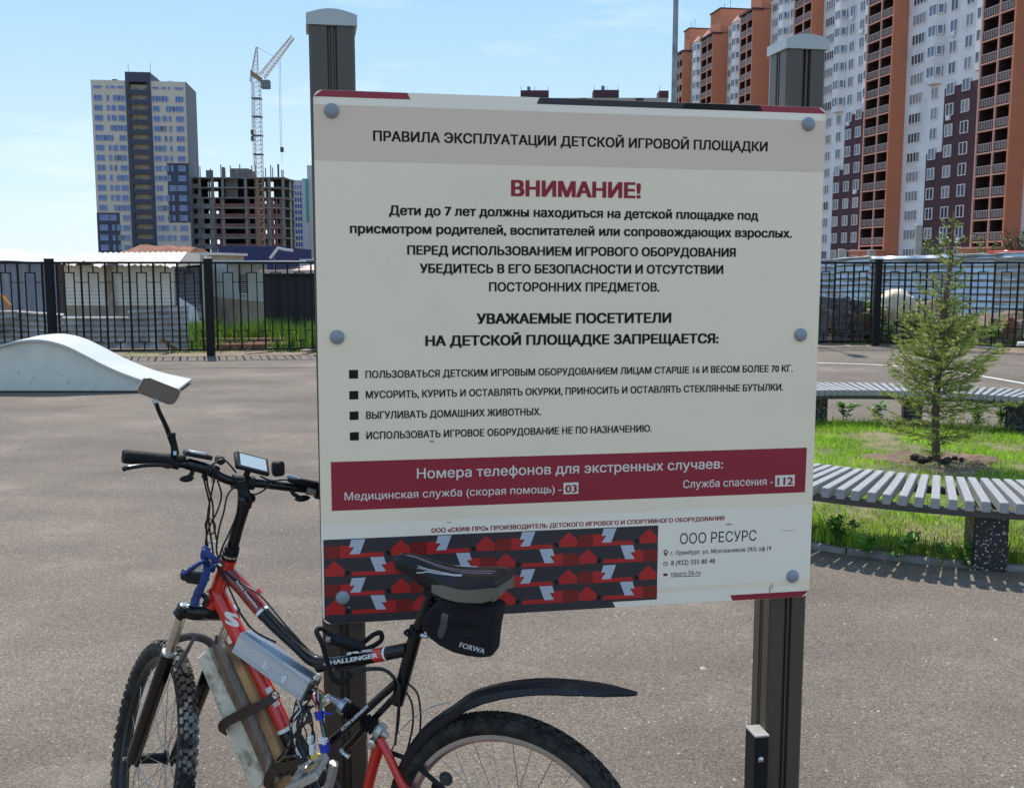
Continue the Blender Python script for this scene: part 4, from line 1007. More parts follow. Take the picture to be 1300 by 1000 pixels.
def far_green():
    Y = 352; a, b = at(366, 320, Y), at(397, 320, Y); zt = at(375, 228, Y).z; base = V((a.x + b.x) / 2, Y, 0)
    r = thing('apartment_block', 'pale green and grey apartment block with teal stripe beyond the navy warehouse', 'building', base)
    X = lambda px: at(px, 270, Y).x
    def bx(n, x0, x1, y0, y1, z0, z1, m): mb = MB(); mb.box(x0, x1, y0, y1, z0, z1); return mb.build(n, m, r)
    gm = mat('pale_green_wall', (.40, .44, .33), .85); gy = mat('pale_grey_wall', (.42, .44, .46), .85); tm = mat('teal_panel', (.05, .30, .26), .7)
    bx('wall', X(366), X(373.5), Y, Y + 16, 0, zt, gm); bx('wall', X(373.5), X(384.5), Y + .3, Y + 16, 0, zt - .2, gy); bx('wall', X(384.5), X(412), Y - .3, Y + 16, 0, zt + .3, gy)
    bx('panel', X(389), X(392.5), Y - .5, Y - .3, zt - 14, zt, tm); bx('panel', X(389), X(392.5), Y - .5, Y - .3, zt - 24, zt - 14.2, gy); bx('panel', X(389), X(392.5), Y - .5, Y - .3, zt - 40, zt - 24.2, tm)
    bx('roof_house', X(388), X(397), Y + 4, Y + 8, zt + .3, zt + 5, gy)
    f1, p1 = wmesh(2.6, 1.7, 3, .12, .2); f1 = f1.mesh('window', M['win_white']); p1 = p1.mesh('pane', M['glass_deep_sky'])
    for k in range(11):
        o = place('window', f1, r, V(X(379), Y + .25, at(379, 237.5 + k * 8.1, Y).z)); q = bpy.data.objects.new('pane', p1); COL.objects.link(q); q.parent = o
far_green()

def long_block():
    Y = 335; zt = at(700, 124.5, Y).z; a, b = at(560, 124, Y), at(848, 124, Y)
    r = thing('long_apartment_block', 'long apartment block almost hidden behind the sign, two dark roof boxes showing', 'building', V((a.x + b.x) / 2, Y, 0))
    X = lambda px: at(px, 124, Y).x
    mb = MB(); mb.box(a.x, b.x, Y, Y + 15, 0, zt); mb.build('wall', M['concrete'], r)
    mr_ = mat('dark_maroon', (.060, .022, .030), .8); 
    for x0, x1, yt in ((661, 697, 113.5), (754, 786.5, 113), (838, 850, 114)):
        z = at(x0, yt, Y).z; mb = MB(); mb.box(X(x0), X(x1), Y + 2, Y + 8, zt, z); mb.build('roof_box', mr_, r)
    for x, y0, y1 in ((671.5, 108, 114), (766.5, 107, 113.5)): mb = MB(); mb.box(X(x) - .5, X(x) + .5, Y + 3, Y + 4, at(x, y1, Y).z, at(x, y0, Y).z); mb.build('vent_stack', M['t_side'], r)
    for x in (661.5, 679, 696, 755, 771, 785.5, 838.5): mb = MB(); q = at(x, 113, Y); mb.box(q.x - .06, q.x + .06, Y + 2.1, Y + 2.2, q.z - 1, q.z + 1.2); mb.build('antenna', M['steel_dark'], r)
    f1, p1 = wmesh(2.2, 1.5, 2, .1, .15); f1 = f1.mesh('window', M['win_white']); p1 = p1.mesh('pane', M['glass_sky'])
    for i in range(16):
        for k in range(17):
            o = place('window', f1, r, V(a.x + 2.6 + (b.x - a.x - 5.2) * i / 15, Y, 4.6 + 2.8 * k)); q = bpy.data.objects.new('pane', p1); COL.objects.link(q); q.parent = o
    for i in range(4): x = a.x + (b.x - a.x) * (i + .5) / 4; mb = MB(); mb.box(x - 1.2, x + 1.2, Y - .12, Y, 0, zt); mb.build('stair_panel', M['w_maroon'], r)
long_block()

# ---- the long white and orange block on the right
M['w_wall'] = mat('white_block_wall', (.66, .68, .70), .8, var=.03, vscale=.3, dirt=(.40, .40, .40), dscale=.2, damt=.4)
M['w_maroon'] = mat('maroon_cladding', (.060, .022, .030), .75, var=.12, vscale=.6)
M['w_orange'] = mat('orange_render', (.48, .175, .095), .85, var=.05, vscale=.25)
M['w_salmon'] = mat('salmon_render', (.52, .27, .21), .85)
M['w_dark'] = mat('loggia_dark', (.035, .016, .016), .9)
M['w_rail'] = mat('loggia_rail', (.42, .37, .36), .6)
def right_block():
    A0, B0 = V(55.9, 160, 0), V(60.7, 132.7, 0); d = (A0 - B0).normalized(); nin = V(d.y, -d.x, 0); out = -nin
    r = thing('apartment_block', 'long white maroon and orange apartment block with stacked loggias at the right', 'building', B0)
    yaw = math.atan2(out.x, -out.y); FLH = 2.8; Z0 = 4.55; NF = 17; HT = 52.2
    def P(s, o, z=0): return B0 + d * s + nin * o + V(0, 0, z)
    def bx(name, s0, s1, o0, o1, z0, z1, m): mb = MB(); mb.obox(P((s0 + s1) / 2, (o0 + o1) / 2, (z0 + z1) / 2), d * (s1 - s0) / 2, nin * (o1 - o0) / 2, V(0, 0, (z1 - z0) / 2)); return mb.build(name, m, r)
    # (near s, far s, w, kind)
    blocks = [(-30.3, -23.4, 2.3), (-1.96, 4.95, 2.3), (26.4, 34.2, 2.4), (53.4, 60.7, 2.2), (79.1, 85.6, 3.7), (100.8, 108.2, 3.5), (120.3, 125.5, 2.3)]
    fr, pn = {}, {}
    def wm(key, w, h, n, fm, gm):
        a, b = wmesh(w, h, n, .13 if n == 1 else .10, .16); return a.mesh('window', M[fm]), b.mesh('pane', M[gm])
    W4 = [wm('g', 3.4, 1.5, 4, 'win_white', g) for g in ('glass_dark', 'glass_curtain')]
    W2 = [wm('t', 1.75, 1.65, 2, 'win_white', g) for g in ('glass_dark', 'glass_curtain', 'glass_sky')]
    W1 = [wm('s', 1.1, 1.5, 1, 'win_white', g) for g in ('glass_dark', 'glass_curtain')]
    WS = wm('x', .85, 1.36, 1, 'win_white', 'glass_sky')
    WB = wm('b', 1.9, 1.5, 2, 'win_white', 'glass_sky')
    rg = random.Random(11)
    def win(ms, s, o, z, yw=yaw):
        q = place('window', ms[0], r, P(s, o, z), yw); p = bpy.data.objects.new('pane', ms[1]); COL.objects.link(p); p.parent = q
    ac = MB(); ac.bbox((0, -.2, 0), (.42, 0, 0), (0, .18, 0), (0, 0, .3), .04); acm = ac.mesh('air_conditioner', M['win_white'])
    # railing mesh, bay length 1 along local x
    def railing(L):
        rb = MB(); n = 9
        for i in range(n + 1): x = -L / 2 + L * i / n; rb.box(x - .035, x + .035, -.03, .03, .12, 1.05)
        rb.box(-L / 2, L / 2, -.04, .04, 1.05, 1.13); rb.mat(1).box(-L / 2, L / 2, .035, .05, .15, .98)
        return rb
    for bi, (s0, s1, w) in enumerate(blocks):
        L = s1 - s0; mid = s0 + L * .47
        solid = bi >= 0
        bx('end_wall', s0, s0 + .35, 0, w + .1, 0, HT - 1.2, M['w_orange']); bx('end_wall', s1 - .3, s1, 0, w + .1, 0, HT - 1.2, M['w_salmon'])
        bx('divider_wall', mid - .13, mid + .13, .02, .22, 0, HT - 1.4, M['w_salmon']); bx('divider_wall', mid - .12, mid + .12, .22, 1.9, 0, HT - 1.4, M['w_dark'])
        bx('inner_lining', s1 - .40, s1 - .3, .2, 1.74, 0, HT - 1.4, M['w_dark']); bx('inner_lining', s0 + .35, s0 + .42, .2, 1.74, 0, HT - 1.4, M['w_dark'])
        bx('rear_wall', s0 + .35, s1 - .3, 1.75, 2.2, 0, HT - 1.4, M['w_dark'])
        for q0, q1 in ((s0 + .35, mid - .13), (mid + .13, s1 - .3)):
            rm_ = railing(q1 - q0 - .04).mesh('railing', [M['w_rail'], M['w_dark']])
            for k in range(NF):
                z = Z0 + FLH * k
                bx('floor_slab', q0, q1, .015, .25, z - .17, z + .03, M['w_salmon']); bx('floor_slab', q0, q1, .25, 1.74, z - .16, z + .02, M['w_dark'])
                if k < NF - 0: place('railing', rm_, r, P((q0 + q1) / 2, .1, z + .02), yaw)
        # roof overhang and lift house
        bx('loggia_roof', s0 - .2, s1 + .2, -.25, 2.2, HT - 1.4, HT - 1.0, M['w_maroon'])
        lh = 3.9 if bi >= 3 else 3.5
        bx('lift_house', s0 + .1, s1 - 1.2, 1.7, w + 5.5, HT - 1.0, HT + lh, M['w_orange'])
        bx('lift_house_roof', s0 - .05, s1 - 1.0, 1.5, w + 5.7, HT + lh, HT + lh + .25, M['w_maroon'])
        for q in (.25, .7): mb = MB(); p = P(s0 + L * q, w + 1, HT + lh + .2); mb.tube([p, p + V(0, 0, 2.2)], .05, 4); mb.build('antenna', M['steel_dark'], r)
        bx('entrance', s0 - .3, s1 + .3, -1.4, .0, 0, 3.6, M['w_orange']); bx('entrance_roof', s0 - .5, s1 + .5, -1.6, .0, 3.6, 3.85, M['w_salmon'])
        win(W2[0], s0 + 1.6, -1.4, 2.1); win(W2[0], s1 - 1.8, -1.4, 2.1)
        # wall running towards the camera up to the next block
        e = blocks[bi - 1][1] if bi > 0 else s0 - 20
        wv = w
        bx('wall', e, s0, wv, wv + 13, 0, HT, M['w_wall'])
        bx('cornice', e, s0, wv - .15, wv, HT - .3, HT + .1, M['w_wall'])
        Lw = s0 - e; S = lambda f: s0 - Lw * f
        near = bi <= 3
        if Lw > 8:
            k1 = 5; k2 = 8
            if bi <= 3:
                bx('cladding', S(.97), S(.30), wv - .09, wv, 0, Z0 + FLH * 4.55, M['w_maroon'])
                bx('cladding', S(.90), S(.48), wv - .09, wv, Z0 + FLH * 4.55, Z0 + FLH * 7.6, M['w_maroon'])
        cols = [(.14, 'g'), (.37, 'b'), (.55, 't'), (.72, 't'), (.90, 'b')]
        for k in range(-1, NF):
            z = Z0 + FLH * k + 1.45
            for ci, (f, t) in enumerate(cols):
                s = S(f)
                if t == 'g': win(rg.choice(W4), s, wv, z)
                elif t == 't':
                    win(rg.choice(W2), s, wv - (.09 if k < 8 and bi <= 3 else 0), z)
                    if near and rg.random() < .17: place('air_conditioner', acm, r, P(s - 1.3 * 0, wv - .1, z - 1.15), yaw)
                else:
                    if (k < 8 if ci == 1 else k < 8): win(rg.choice(W1 if ci == 4 else W2), s, wv - (.09 if bi <= 3 and k < 5 else 0), z)
                    else:
                        o0 = 1.05; hw = 1.5; pts = [P(s - hw, wv), P(s - hw * .62, wv - o0), P(s + hw * .62, wv - o0), P(s + hw, wv)]
                        mb = MB(); zb = z - 1.6
                        for z0_, z1_ in ((zb, zb + .95), (zb + 2.3, zb + FLH - .004)): mb.prism([p + V(0, 0, z0_) for p in pts], (0, 0, z1_ - z0_))
                        mb.build('bay', M['w_wall'], r)
                        if near or True:
                            win(WB, s, wv - o0 + .15, zb + 1.63)
                            for sg in (-1, 1):
                                a = pts[0] if sg < 0 else pts[3]; b = pts[1] if sg < 0 else pts[2]
                                m_ = (a + b) / 2; dd = (b - a).normalized(); nn = V(dd.y, -dd.x, 0); nn = nn if nn.dot(out) > 0 else -nn
                                q = place('window', WS[0], r, m_ + nn * .06 + V(0, 0, zb + 1.63), math.atan2(nn.x, -nn.y)); p_ = bpy.data.objects.new('pane', WS[1]); COL.objects.link(p_); p_.parent = q
        # pointed canopy on top of the bays
        for f in (.37, .90):
            s = S(f); zt = Z0 + FLH * NF - .1; mb = MB(); pts = [P(s - 1.6, wv, zt), P(s - 1, wv - 1.2, zt), P(s + 1, wv - 1.2, zt), P(s + 1.6, wv, zt), P(s, wv, zt + 1.6)]
            mb.add(pts, [(0, 1, 4), (1, 2, 4), (2, 3, 4), (0, 3, 2, 1), (0, 4, 3)]); mb.build('bay_roof', M['w_salmon'], r)
right_block()

# ================================================================== INFORMATION BOARD
BC = V(.178, 2.749, 1.444); BU = V(.982, .187, -.005).normalized(); BN = V(.187, -.982, .012); BV = BN.cross(BU) * -1
if BV.z < 0: BV = -BV
BV.normalize(); BN = (BU.cross(BV)).normalized()
if BN.y > 0: BN = -BN
BW, BH, BT = 1.361, 1.355, .008
sign = thing('information_board', 'large cream playground rules board with red bands on two dark posts', 'sign', (BC.x, BC.y + .05, 0))
def B2(u, v, k=0): return BC + BU * u + BV * v + BN * (k * .0005)
def buv(px, py):
    p = onp(px, py, BC, BN) - BC; return p.dot(BU), p.dot(BV)
def rrect(w, h, r, n=6):
    out = []
    for cx, cy, a0 in ((w / 2 - r, h / 2 - r, 0), (-w / 2 + r, h / 2 - r, 90), (-w / 2 + r, -h / 2 + r, 180), (w / 2 - r, -h / 2 + r, 270)):
        for k in range(n + 1): a = math.radians(a0 + 90 * k / n); out.append((cx + r * math.cos(a), cy + r * math.sin(a)))
    return out
mb = MB(); rr = rrect(BW, BH, .022)
mb.prism([B2(a, b) for a, b in rr], -BN * BT)
panel = mb.build('panel', M['board'], sign)
mb = MB(); back = rrect(BW - .0, BH - .0, .022); mb.prism([B2(a, b) - BN * (BT + .0005) for a, b in rrect(BW - .004, BH - .004, .022)], -BN * .003); mb.build('backing_sheet', M['board_edge'], sign)
def printed(name, polys, mats, lay=1, px=True):
    mb = MB()
    for it in polys:
        pts, mi = it
        q = [B2(*(buv(*p) if px else p), lay) for p in pts]
        mb.mat(mi).poly(q)
    me = mb.mesh(name, mats, origin(panel)); o = bpy.data.objects.new(name, me); COL.objects.link(o); o.parent = panel
    # face the reader
    for p in me.polygons:
        if p.normal.dot(BN) < 0: p.flip()
    return o
hw, hh = BW / 2, BH / 2
g0 = (buv(396, 134.4)[1] + buv(1049, 153)[1]) / 2; g1 = (buv(396, 205)[1] + buv(1049, 217)[1]) / 2
printed('title_band', [([(-hw, g1), (hw, g1), (hw, g0), (-hw, g0)], 0)], [M['board_gray']], px=False)
m0 = (buv(400, 665.8)[1] + buv(1030, 641)[1]) / 2; m1 = (buv(840, 751)[1] + buv(1028, 731)[1]) / 2
for bandp in ([(-hw, m1), (hw, m1), (hw, m0), (-hw, m0)], [(-hw + .004, g0 + .001), (hw - .004, g0 + .001), (hw - .024, hh - .001), (-hw + .024, hh - .001)], [(-hw + .03, -hh + .001), (hw - .03, -hh + .001), (hw - .03, -hh + .035), (-hw + .03, -hh + .035)]):
    printed('pale_band', [(bandp, 0)], [M['board_light']], px=False)
# edge strips
et = .0165
def ustrip(name, ua, ub, top, m, skew=.008, cl=False, cr=False):
    s = 1 if top else -1
    pts = [(ua, s * (hh - .0006)), (ub, s * (hh - .0006)), (ub - skew if not cr else ub, s * (hh - et)), (ua + (-skew if not cl else 0), s * (hh - et))]
    if top: pts = [(ua, s * (hh - .0006)), (ub, s * (hh - .0006)), (ub + skew * (0 if cr else 1), s * (hh - et)), (ua - (0 if cl else skew), s * (hh - et))]
    if cl: pts = [(ua + .022, s * (hh - .0006)), *pts[1:3], (ua + .001, s * (hh - et))]
    if cr: pts = [pts[0], (ub - .022, s * (hh - .0006)), (ub - .001, s * (hh - et)), pts[3]]
    return printed(name, [(pts, 0)], [m], 2, px=False)
ustrip('edge_strip', -hw, buv(517, 120)[0], True, M['board_red'], cl=True)
ustrip('edge_strip', buv(685, 126)[0], buv(869, 132)[0], True, M['pat_gray'])
ustrip('edge_strip', buv(869, 132)[0] + .001, buv(965, 135)[0], True, M['ink'])
ustrip('edge_strip', buv(965, 135)[0] + .001, hw, True, M['board_red'], cr=True)
ustrip('edge_strip', buv(930, 760)[0], hw, False, M['board_red'], cr=True)
ustrip('edge_strip', -hw, buv(781, 772)[0], False, M['pat_gray'], cl=True)
# red phone band
printed('phone_band', [([(420, 586.3), (1024.3, 568), (1021.8, 624.5), (421.3, 648.3)], 0)], [M['board_red']], 1)
# bullets
for x0, y0, x1, y1 in ((443.1, 469.7, 454.6, 480.6), (443.4, 496.4, 454.9, 507), (443.8, 522.4, 455.2, 533), (444.1, 548.6, 455.6, 559)):
    printed('bullet_square', [([(x0, y0), (x1, y0 - .4), (x1, y1 - .2), (x0, y1)], 0)], [M['ink']], 1)
printed('number_box', [([(715.4, 612.6), (734.2, 611.9), (734, 626.2), (715.3, 627)], 0)], [M['ink_cream']], 2)
printed('number_box', [([(984, 603.2), (1008.8, 602.3), (1008.5, 616.6), (983.8, 617.4)], 0)], [M['ink_cream']], 2)
# fonts
from mathutils.geometry import delaunay_2d_cdt
def text_shapes(body, res=3):
    """outer contours with their holes, each filled by itself, so overlapping strokes stay solid"""
    cu = bpy.data.curves.new('t', 'FONT'); cu.body = body; cu.resolution_u = res; cu.fill_mode = 'NONE'
    o = bpy.data.objects.new('t', cu); COL.objects.link(o); dg = bpy.context.evaluated_depsgraph_get(); dg.update()
    me = bpy.data.meshes.new_from_object(o.evaluated_get(dg)); bpy.data.objects.remove(o); bpy.data.curves.remove(cu)
    nb = {}
    for e in me.edges:
        i, j = e.vertices; nb.setdefault(i, []).append(j); nb.setdefault(j, []).append(i)
    co = [v.co.copy() for v in me.vertices]; bpy.data.meshes.remove(me)
    seen = set(); loops = []
    for i in range(len(co)):
        if i in seen or i not in nb: continue
        L = [i]; seen.add(i); prev, cur = i, nb[i][0]
        while cur != i and cur not in seen:
            L.append(cur); seen.add(cur); nx = [q for q in nb[cur] if q != prev]
            prev, cur = cur, (nx[0] if nx else i)
        if len(L) > 2: loops.append([co[k] for k in L])
    vs = [Vector((p.x, p.y)) for L in loops for p in L]; ed = []; k = 0
    for L in loops: ed += [(k + i, k + (i + 1) % len(L)) for i in range(len(L))]; k += len(L)
    ov, oe, of, *_r = delaunay_2d_cdt(vs, ed, [], 0, 1e-5)
    S = np.array([[vs[a_].x, vs[a_].y, vs[b_].x, vs[b_].y] for a_, b_ in ed]); keep = []
    for f in of:
        cx = sum(ov[i].x for i in f) / len(f); cy = sum(ov[i].y for i in f) / len(f)
        up = (S[:, 1] <= cy) & (S[:, 3] > cy); dn = (S[:, 1] > cy) & (S[:, 3] <= cy); m_ = up | dn; Q = S[m_]
        xi = Q[:, 0] + (cy - Q[:, 1]) / (Q[:, 3] - Q[:, 1]) * (Q[:, 2] - Q[:, 0])
        if int(((xi > cx) * np.where(up[m_], 1, -1)).sum()) != 0: keep.append(tuple(f))
    return [([Vector((p.x, p.y, 0)) for p in ov], keep)]
_t = text_shapes('П'); _ys = [p.y for p in _t[0][0]]; CAPH = max(_ys) - min(_ys)
def put_text(name, body, o, ux, uy, w, cap, m, parent, off=0.0, n=None, res=3, shear=0, nn=None):
    sh = text_shapes(body, res)
    xs = [p.x for pts, t in sh for p in pts]; x0, x1 = min(xs), max(xs); d = max(0, off) * CAPH * 2.0; sx = w / (x1 - x0 + 2 * d); sy = cap / (CAPH + d)
    org = origin(parent); o, ux, uy = Vector(o) - org, Vector(ux).normalized(), Vector(uy).normalized(); uy = uy + ux * shear
    nn = BN if nn is None else nn
    cp = [(0, 0)] if d < 1e-6 else [(-d, -d * .5), (d, -d * .5), (-d, d * .5), (d, d * .5), (0, 0)]
    vs, fs = [], []
    for i, (pts, tris) in enumerate(sh):
        for k, (ax, ay) in enumerate(cp):
            b = len(vs); lift = nn * (k * .00006)
            for p in pts: vs.append(o + ux * ((p.x - x0 + d + ax) * sx) + uy * ((p.y + d * .5 + ay) * sy) + lift)
            for t in tris: fs.append([b + q for q in t])
    me = bpy.data.meshes.new(name); me.from_pydata([tuple(v) for v in vs], [], fs); me.materials.append(m); me.update()
    ob = bpy.data.objects.new(name, me); COL.objects.link(ob); ob.parent = parent; return ob
def line(body, xl, yl, xr, yr, cap_px, m='ink', off=.012, lay=2):
    a, b = buv(xl, yl), buv(xr, yr); c = buv(xl, yl - cap_px)
    v = (a[1] + b[1]) / 2
    put_text('printed_text', body, B2(a[0], v, lay), BU, BV, b[0] - a[0], (c[1] - a[1]) * (1 if True else 1), M[m], panel, off)
line('ПРАВИЛА ЭКСПЛУАТАЦИИ ДЕТСКОЙ ИГРОВОЙ ПЛОЩАДКИ', 473.7, 180.2, 974.2, 191.7, 13.3, off=.022)
line('ВНИМАНИЕ!', 648.8, 249.3, 813.3, 251.8, 20.6, 'ink_red', .03)
line('Дети до 7 лет должны находиться на детской площадке под', 493.8, 273.8, 962.5, 278.8, 12.4, off=.023)
line('присмотром родителей, воспитателей или сопровождающих взрослых.', 444.3, 296.8, 1005, 301.3, 12.4, off=.023)
line('ПЕРЕД ИСПОЛЬЗОВАНИЕМ ИГРОВОГО ОБОРУДОВАНИЯ', 517, 323.8, 933.8, 325.8, 11.9, off=.026)
line('УБЕДИТЕСЬ В ЕГО БЕЗОПАСНОСТИ И ОТСУТСТВИИ', 533, 346.8, 918, 347.8, 11.9, off=.026)
line('ПОСТОРОННИХ ПРЕДМЕТОВ.', 620.8, 370, 837, 370, 11.7, off=.02)
line('УВАЖАЕМЫЕ ПОСЕТИТЕЛИ', 605, 411.3, 852, 409.7, 13.4, off=.028)
line('НА ДЕТСКОЙ ПЛОЩАДКЕ ЗАПРЕЩАЕТСЯ:', 540, 438.8, 912, 436, 13.2, off=.028)
line('ПОЛЬЗОВАТЬСЯ ДЕТСКИМ ИГРОВЫМ ОБОРУДОВАНИЕМ ЛИЦАМ СТАРШЕ 16 И ВЕСОМ БОЛЕЕ 70 КГ.', 464, 479.8, 1006, 471.8, 9.4, off=.017)
line('МУСОРИТЬ, КУРИТЬ И ОСТАВЛЯТЬ ОКУРКИ, ПРИНОСИТЬ И ОСТАВЛЯТЬ СТЕКЛЯННЫЕ БУТЫЛКИ.', 464.4, 505.4, 994, 495.7, 9.4, off=.017)
line('ВЫГУЛИВАТЬ ДОМАШНИХ ЖИВОТНЫХ.', 464.8, 531.4, 686.8, 527, 9.4, off=.017)
line('ИСПОЛЬЗОВАТЬ ИГРОВОЕ ОБОРУДОВАНИЕ НЕ ПО НАЗНАЧЕНИЮ.', 465.2, 557, 827.3, 548.2, 9.4, off=.017)
line('Номера телефонов для экстренных случаев:', 529.3, 607, 917.5, 594.5, 13, 'ink_cream', .008)
line('Медицинская служба (скорая помощь) -', 437.5, 635, 712.5, 624.5, 10, 'ink_cream', .006)
line('03', 717.5, 625, 732.3, 624.4, 10.2, 'ink_red', .02, 3)
line('Служба спасения -', 867, 618.8, 980.8, 615.5, 10, 'ink_cream', .006)
line('112', 986.5, 615.6, 1006.6, 614.9, 10.2, 'ink_red', .02, 3)
line('ООО «СКИФ ПРО» ПРОИЗВОДИТЕЛЬ ДЕТСКОГО ИГРОВОГО И СПОРТИВНОГО ОБОРУДОВАНИЯ', 547.5, 675.8, 919.5, 660, 5.7, 'ink_red', .022)
line('ООО РЕСУРС', 863, 690, 960, 686, 13.6, 'ink', -.004)
line('г. Оренбург, ул. Монтажников 29/3, оф.19', 851.3, 703.8, 978.8, 698.8, 5.6, 'ink', .004)
line('8 (922) 555 80 48', 851.8, 717, 907.5, 714.5, 6.2, 'ink', .004)
line('resurs-56.ru', 851.8, 730, 889, 729, 6, 'ink', 0)
printed('underline', [([(851.8, 731.2), (889, 730.0), (889, 730.8), (851.8, 732)], 0)], [M['ink']], 2)
def circ(cx, cy, r, n=14): return [(cx + r * math.cos(2 * PI * k / n), cy - r * math.sin(2 * PI * k / n)) for k in range(n)]
ic = printed('address_icon', [([(842.2, 701), (845, 706), (848, 701), (847.6, 698.8), (845, 697.2), (842.4, 698.8)], 0)], [M['ink_dark_red']], 2); printed('address_icon', [(circ(845, 700.2, 1.4), 0)], [M['board_light']], 3)
printed('phone_icon', [(circ(844.8, 715.2, 3.0), 0)], [M['ink_dark_red']], 2); printed('phone_icon', [(circ(844.8, 715.2, 2.3), 0)], [M['board_light']], 3); printed('phone_icon', [([(843.4, 713.8), (844.2, 713.4), (846.4, 716.2), (845.6, 716.9)], 0)], [M['ink_dark_red']], 4)
printed('mail_icon', [([(842, 727.6), (847.2, 727.4), (847.2, 730.6), (842, 730.8)], 0)], [M['ink_dark_red']], 2)
# patterned panel: 4 x 4 tiles
pu0, pv0 = buv(410.5, 685); pu1 = buv(835.5, 665.5)[0]; pv1 = -hh + et
printed('pattern_panel', [([(pu0, pv0), (pu1, pv0), (pu1, pv1), (pu0, pv1)], 0)], [M['pat_gray']], 2, px=False)
A_shapes = [([(0, .33), (.185, .33), (.185, 1.0), (0, 1.0)], 2), ([(.185, .33), (.33, .33), (.31, .75), (.68, .75), (.69, .98), (.185, .98)], 1),
            ([(.315, .02), (.475, .02), (.41, .80), (.292, .80), (.345, .42), (.29, .42)], 3), ([(.705, .70), (.745, .70), (.765, .93), (.725, .93)], 4), ([(.885, .14), (.995, .60), (.985, .95), (.77, .95), (.765, .60)], 1)]
tw = (pu1 - pu0) / 4; th = (pv0 - pv1) / 4.08
mats5 = [M['pat_gray'], M['pat_red'], M['pat_dark'], M['pat_white'], M['ink']]
for row in range(4):
    for c in range(4):
        polys = []
        for pts, mi in A_shapes:
            q = []
            for x, y in pts:
                if row % 2: x = 1 - x
                vv = pv0 - th * (row + y * .98 + (.02 if row % 2 == 0 else -.02))
                q.append((pu0 + tw * (c + x), max(vv, pv1)))
            polys.append((q, mi))
        for (q, mi), ly in zip(polys, (3, 3, 4, 3.2, 3)): printed('pattern_shape', [(q, 0)], [mats5[mi]], ly, px=False)
# smudges and scratches in the print
M['smudge'] = mat('grey_smudge', (.36, .33, .28), .6)
for px, py, w, h in ((548, 560, 3, 1.3), (925, 665, 4, 1), (977, 748, .8, 5), (980, 744, .6, 4), (1000, 673, 11, .35), (570, 662.5, 3, .5), (552, 196, .6, .8), (688, 144.5, .5, .6), (443, 770.5, .8, .8), (616, 254, .5, .8), (738, 705, .6, .6)):
    printed('smudge', [([(px + w * math.cos(a) * (1 + .3 * math.sin(3 * a)), py - h * math.sin(a)) for a in [2 * PI * k / 12 for k in range(12)]], 0)], [M['smudge'] if py < 760 else M['label']], 4)
# dome bolts
for px, py in ((421, 141), (1026, 158), (428, 428), (1016, 425), (435, 758), (1006, 731)):
    a = buv(px, py); mb = MB(); r_ = .0185; prof = [(0, 0), (0, r_)] + [(.002 + .011 * math.sin(t), r_ * math.cos(t)) for t in [PI / 2 * k / 7 for k in range(8)]]
    mb.lathe(B2(*a) + BN * .0004, BN, prof, 24); mb.build('dome_bolt', M['cap_gray'], sign, smooth=True)
# posts
PU = V(.982, .187, 0).normalized(); PN = V(.187, -.982, 0).normalized()
hp = .056
def post(px, ztop, uo):
    c0 = buv(px, 400)[0] + uo; c = BC + BU * c0; c = V(c.x, c.y, 0) - PN * (hp + BT + .012)
    def Q(a, b, z=0): return c + PU * a + PN * b + V(0, 0, z)
    g = .010; s = hp; ch = .006
    prof = []
    quarter = [(-s + ch, s), (-.012, s), (-.009, s - g), (-.0035, s - g), (-.002, s - .001), (.002, s - .001), (.0035, s - g), (.009, s - g), (.012, s), (s - ch, s)]
    for k in range(4):
        a = -PI / 2 * k
        for x, y in quarter: prof.append((x * math.cos(a) - y * math.sin(a), x * math.sin(a) + y * math.cos(a)))
    mb = MB(); mb.prism([Q(a, b, 0) for a, b in prof], (0, 0, ztop)); p = mb.build('post', M['post'], sign)
    # arched grey cap
    mb = MB(); n = 12; rings = []; e = hp + .006
    for b in (e, -e):
        pass
    arc = [(-e, -.014), (-e, .012)] + [(-e + 2 * e * k / n, .012 + .013 * math.sin(PI * k / n)) for k in range(1, n)] + [(e, .012), (e, -.014)]
    mb.prism([Q(a, e, ztop + z) for a, z in arc], -PN * 2 * e); mb.build('post_cap', M['post_cap'], p)
    for a_, b_ in ((0, 0),):
        mb = MB(); mb.bbox(Q(0, 0, .006), PU * .10, PN * .10, V(0, 0, .006), .003); mb.build('base_plate', M['post'], p)
        for sx in (-1, 1):
            for sy in (-1, 1): mb = MB(); mb.lathe(Q(.08 * sx, .08 * sy, .012), (0, 0, 1), [(0, .012), (.012, .012), (.014, .006), (.02, .006), (.02, 0)], 8); mb.build('bolt', M['alu_dirty'], p)
    return c, Q, p
cl, Ql, pl_ = post(421, 2.295, .016)
cr, Qr, pr_ = post(1026, 2.285, -.020)
for Q_, pp in ((Ql, pl_), (Qr, pr_)):
    for z in (.85, 1.44, 2.03): mb = MB(); mb.obox(Q_(0, hp + .006, z), PU * .02, PN * .0059, V(0, 0, .03)); mb.build('spacer', M['steel_dark'], pp)
# bracket with a bolt at the foot of the right post
q = gnd(952, 926, .40)
mb = MB(); bx_ = -hp - .022
mb.bbox(Qr(bx_, .045, .175), PU * .0215, PN * .036, V(0, 0, .175), .004); bk = mb.build('bracket', M['blackm'], sign)
mb = MB(); mb.bbox(Qr(bx_, .045, .3535), PU * .0225, PN * .037, V(0, 0, .003), .002); mb.build('bracket_cap', M['zinc_low'], bk)
mb = MB(); mb.lathe(Qr(bx_ - .004, .081, .285), PN, [(0, .009), (.003, .009), (.006, .006), (.007, 0)], 14); mb.build('bolt', M['chrome'], bk, smooth=True)

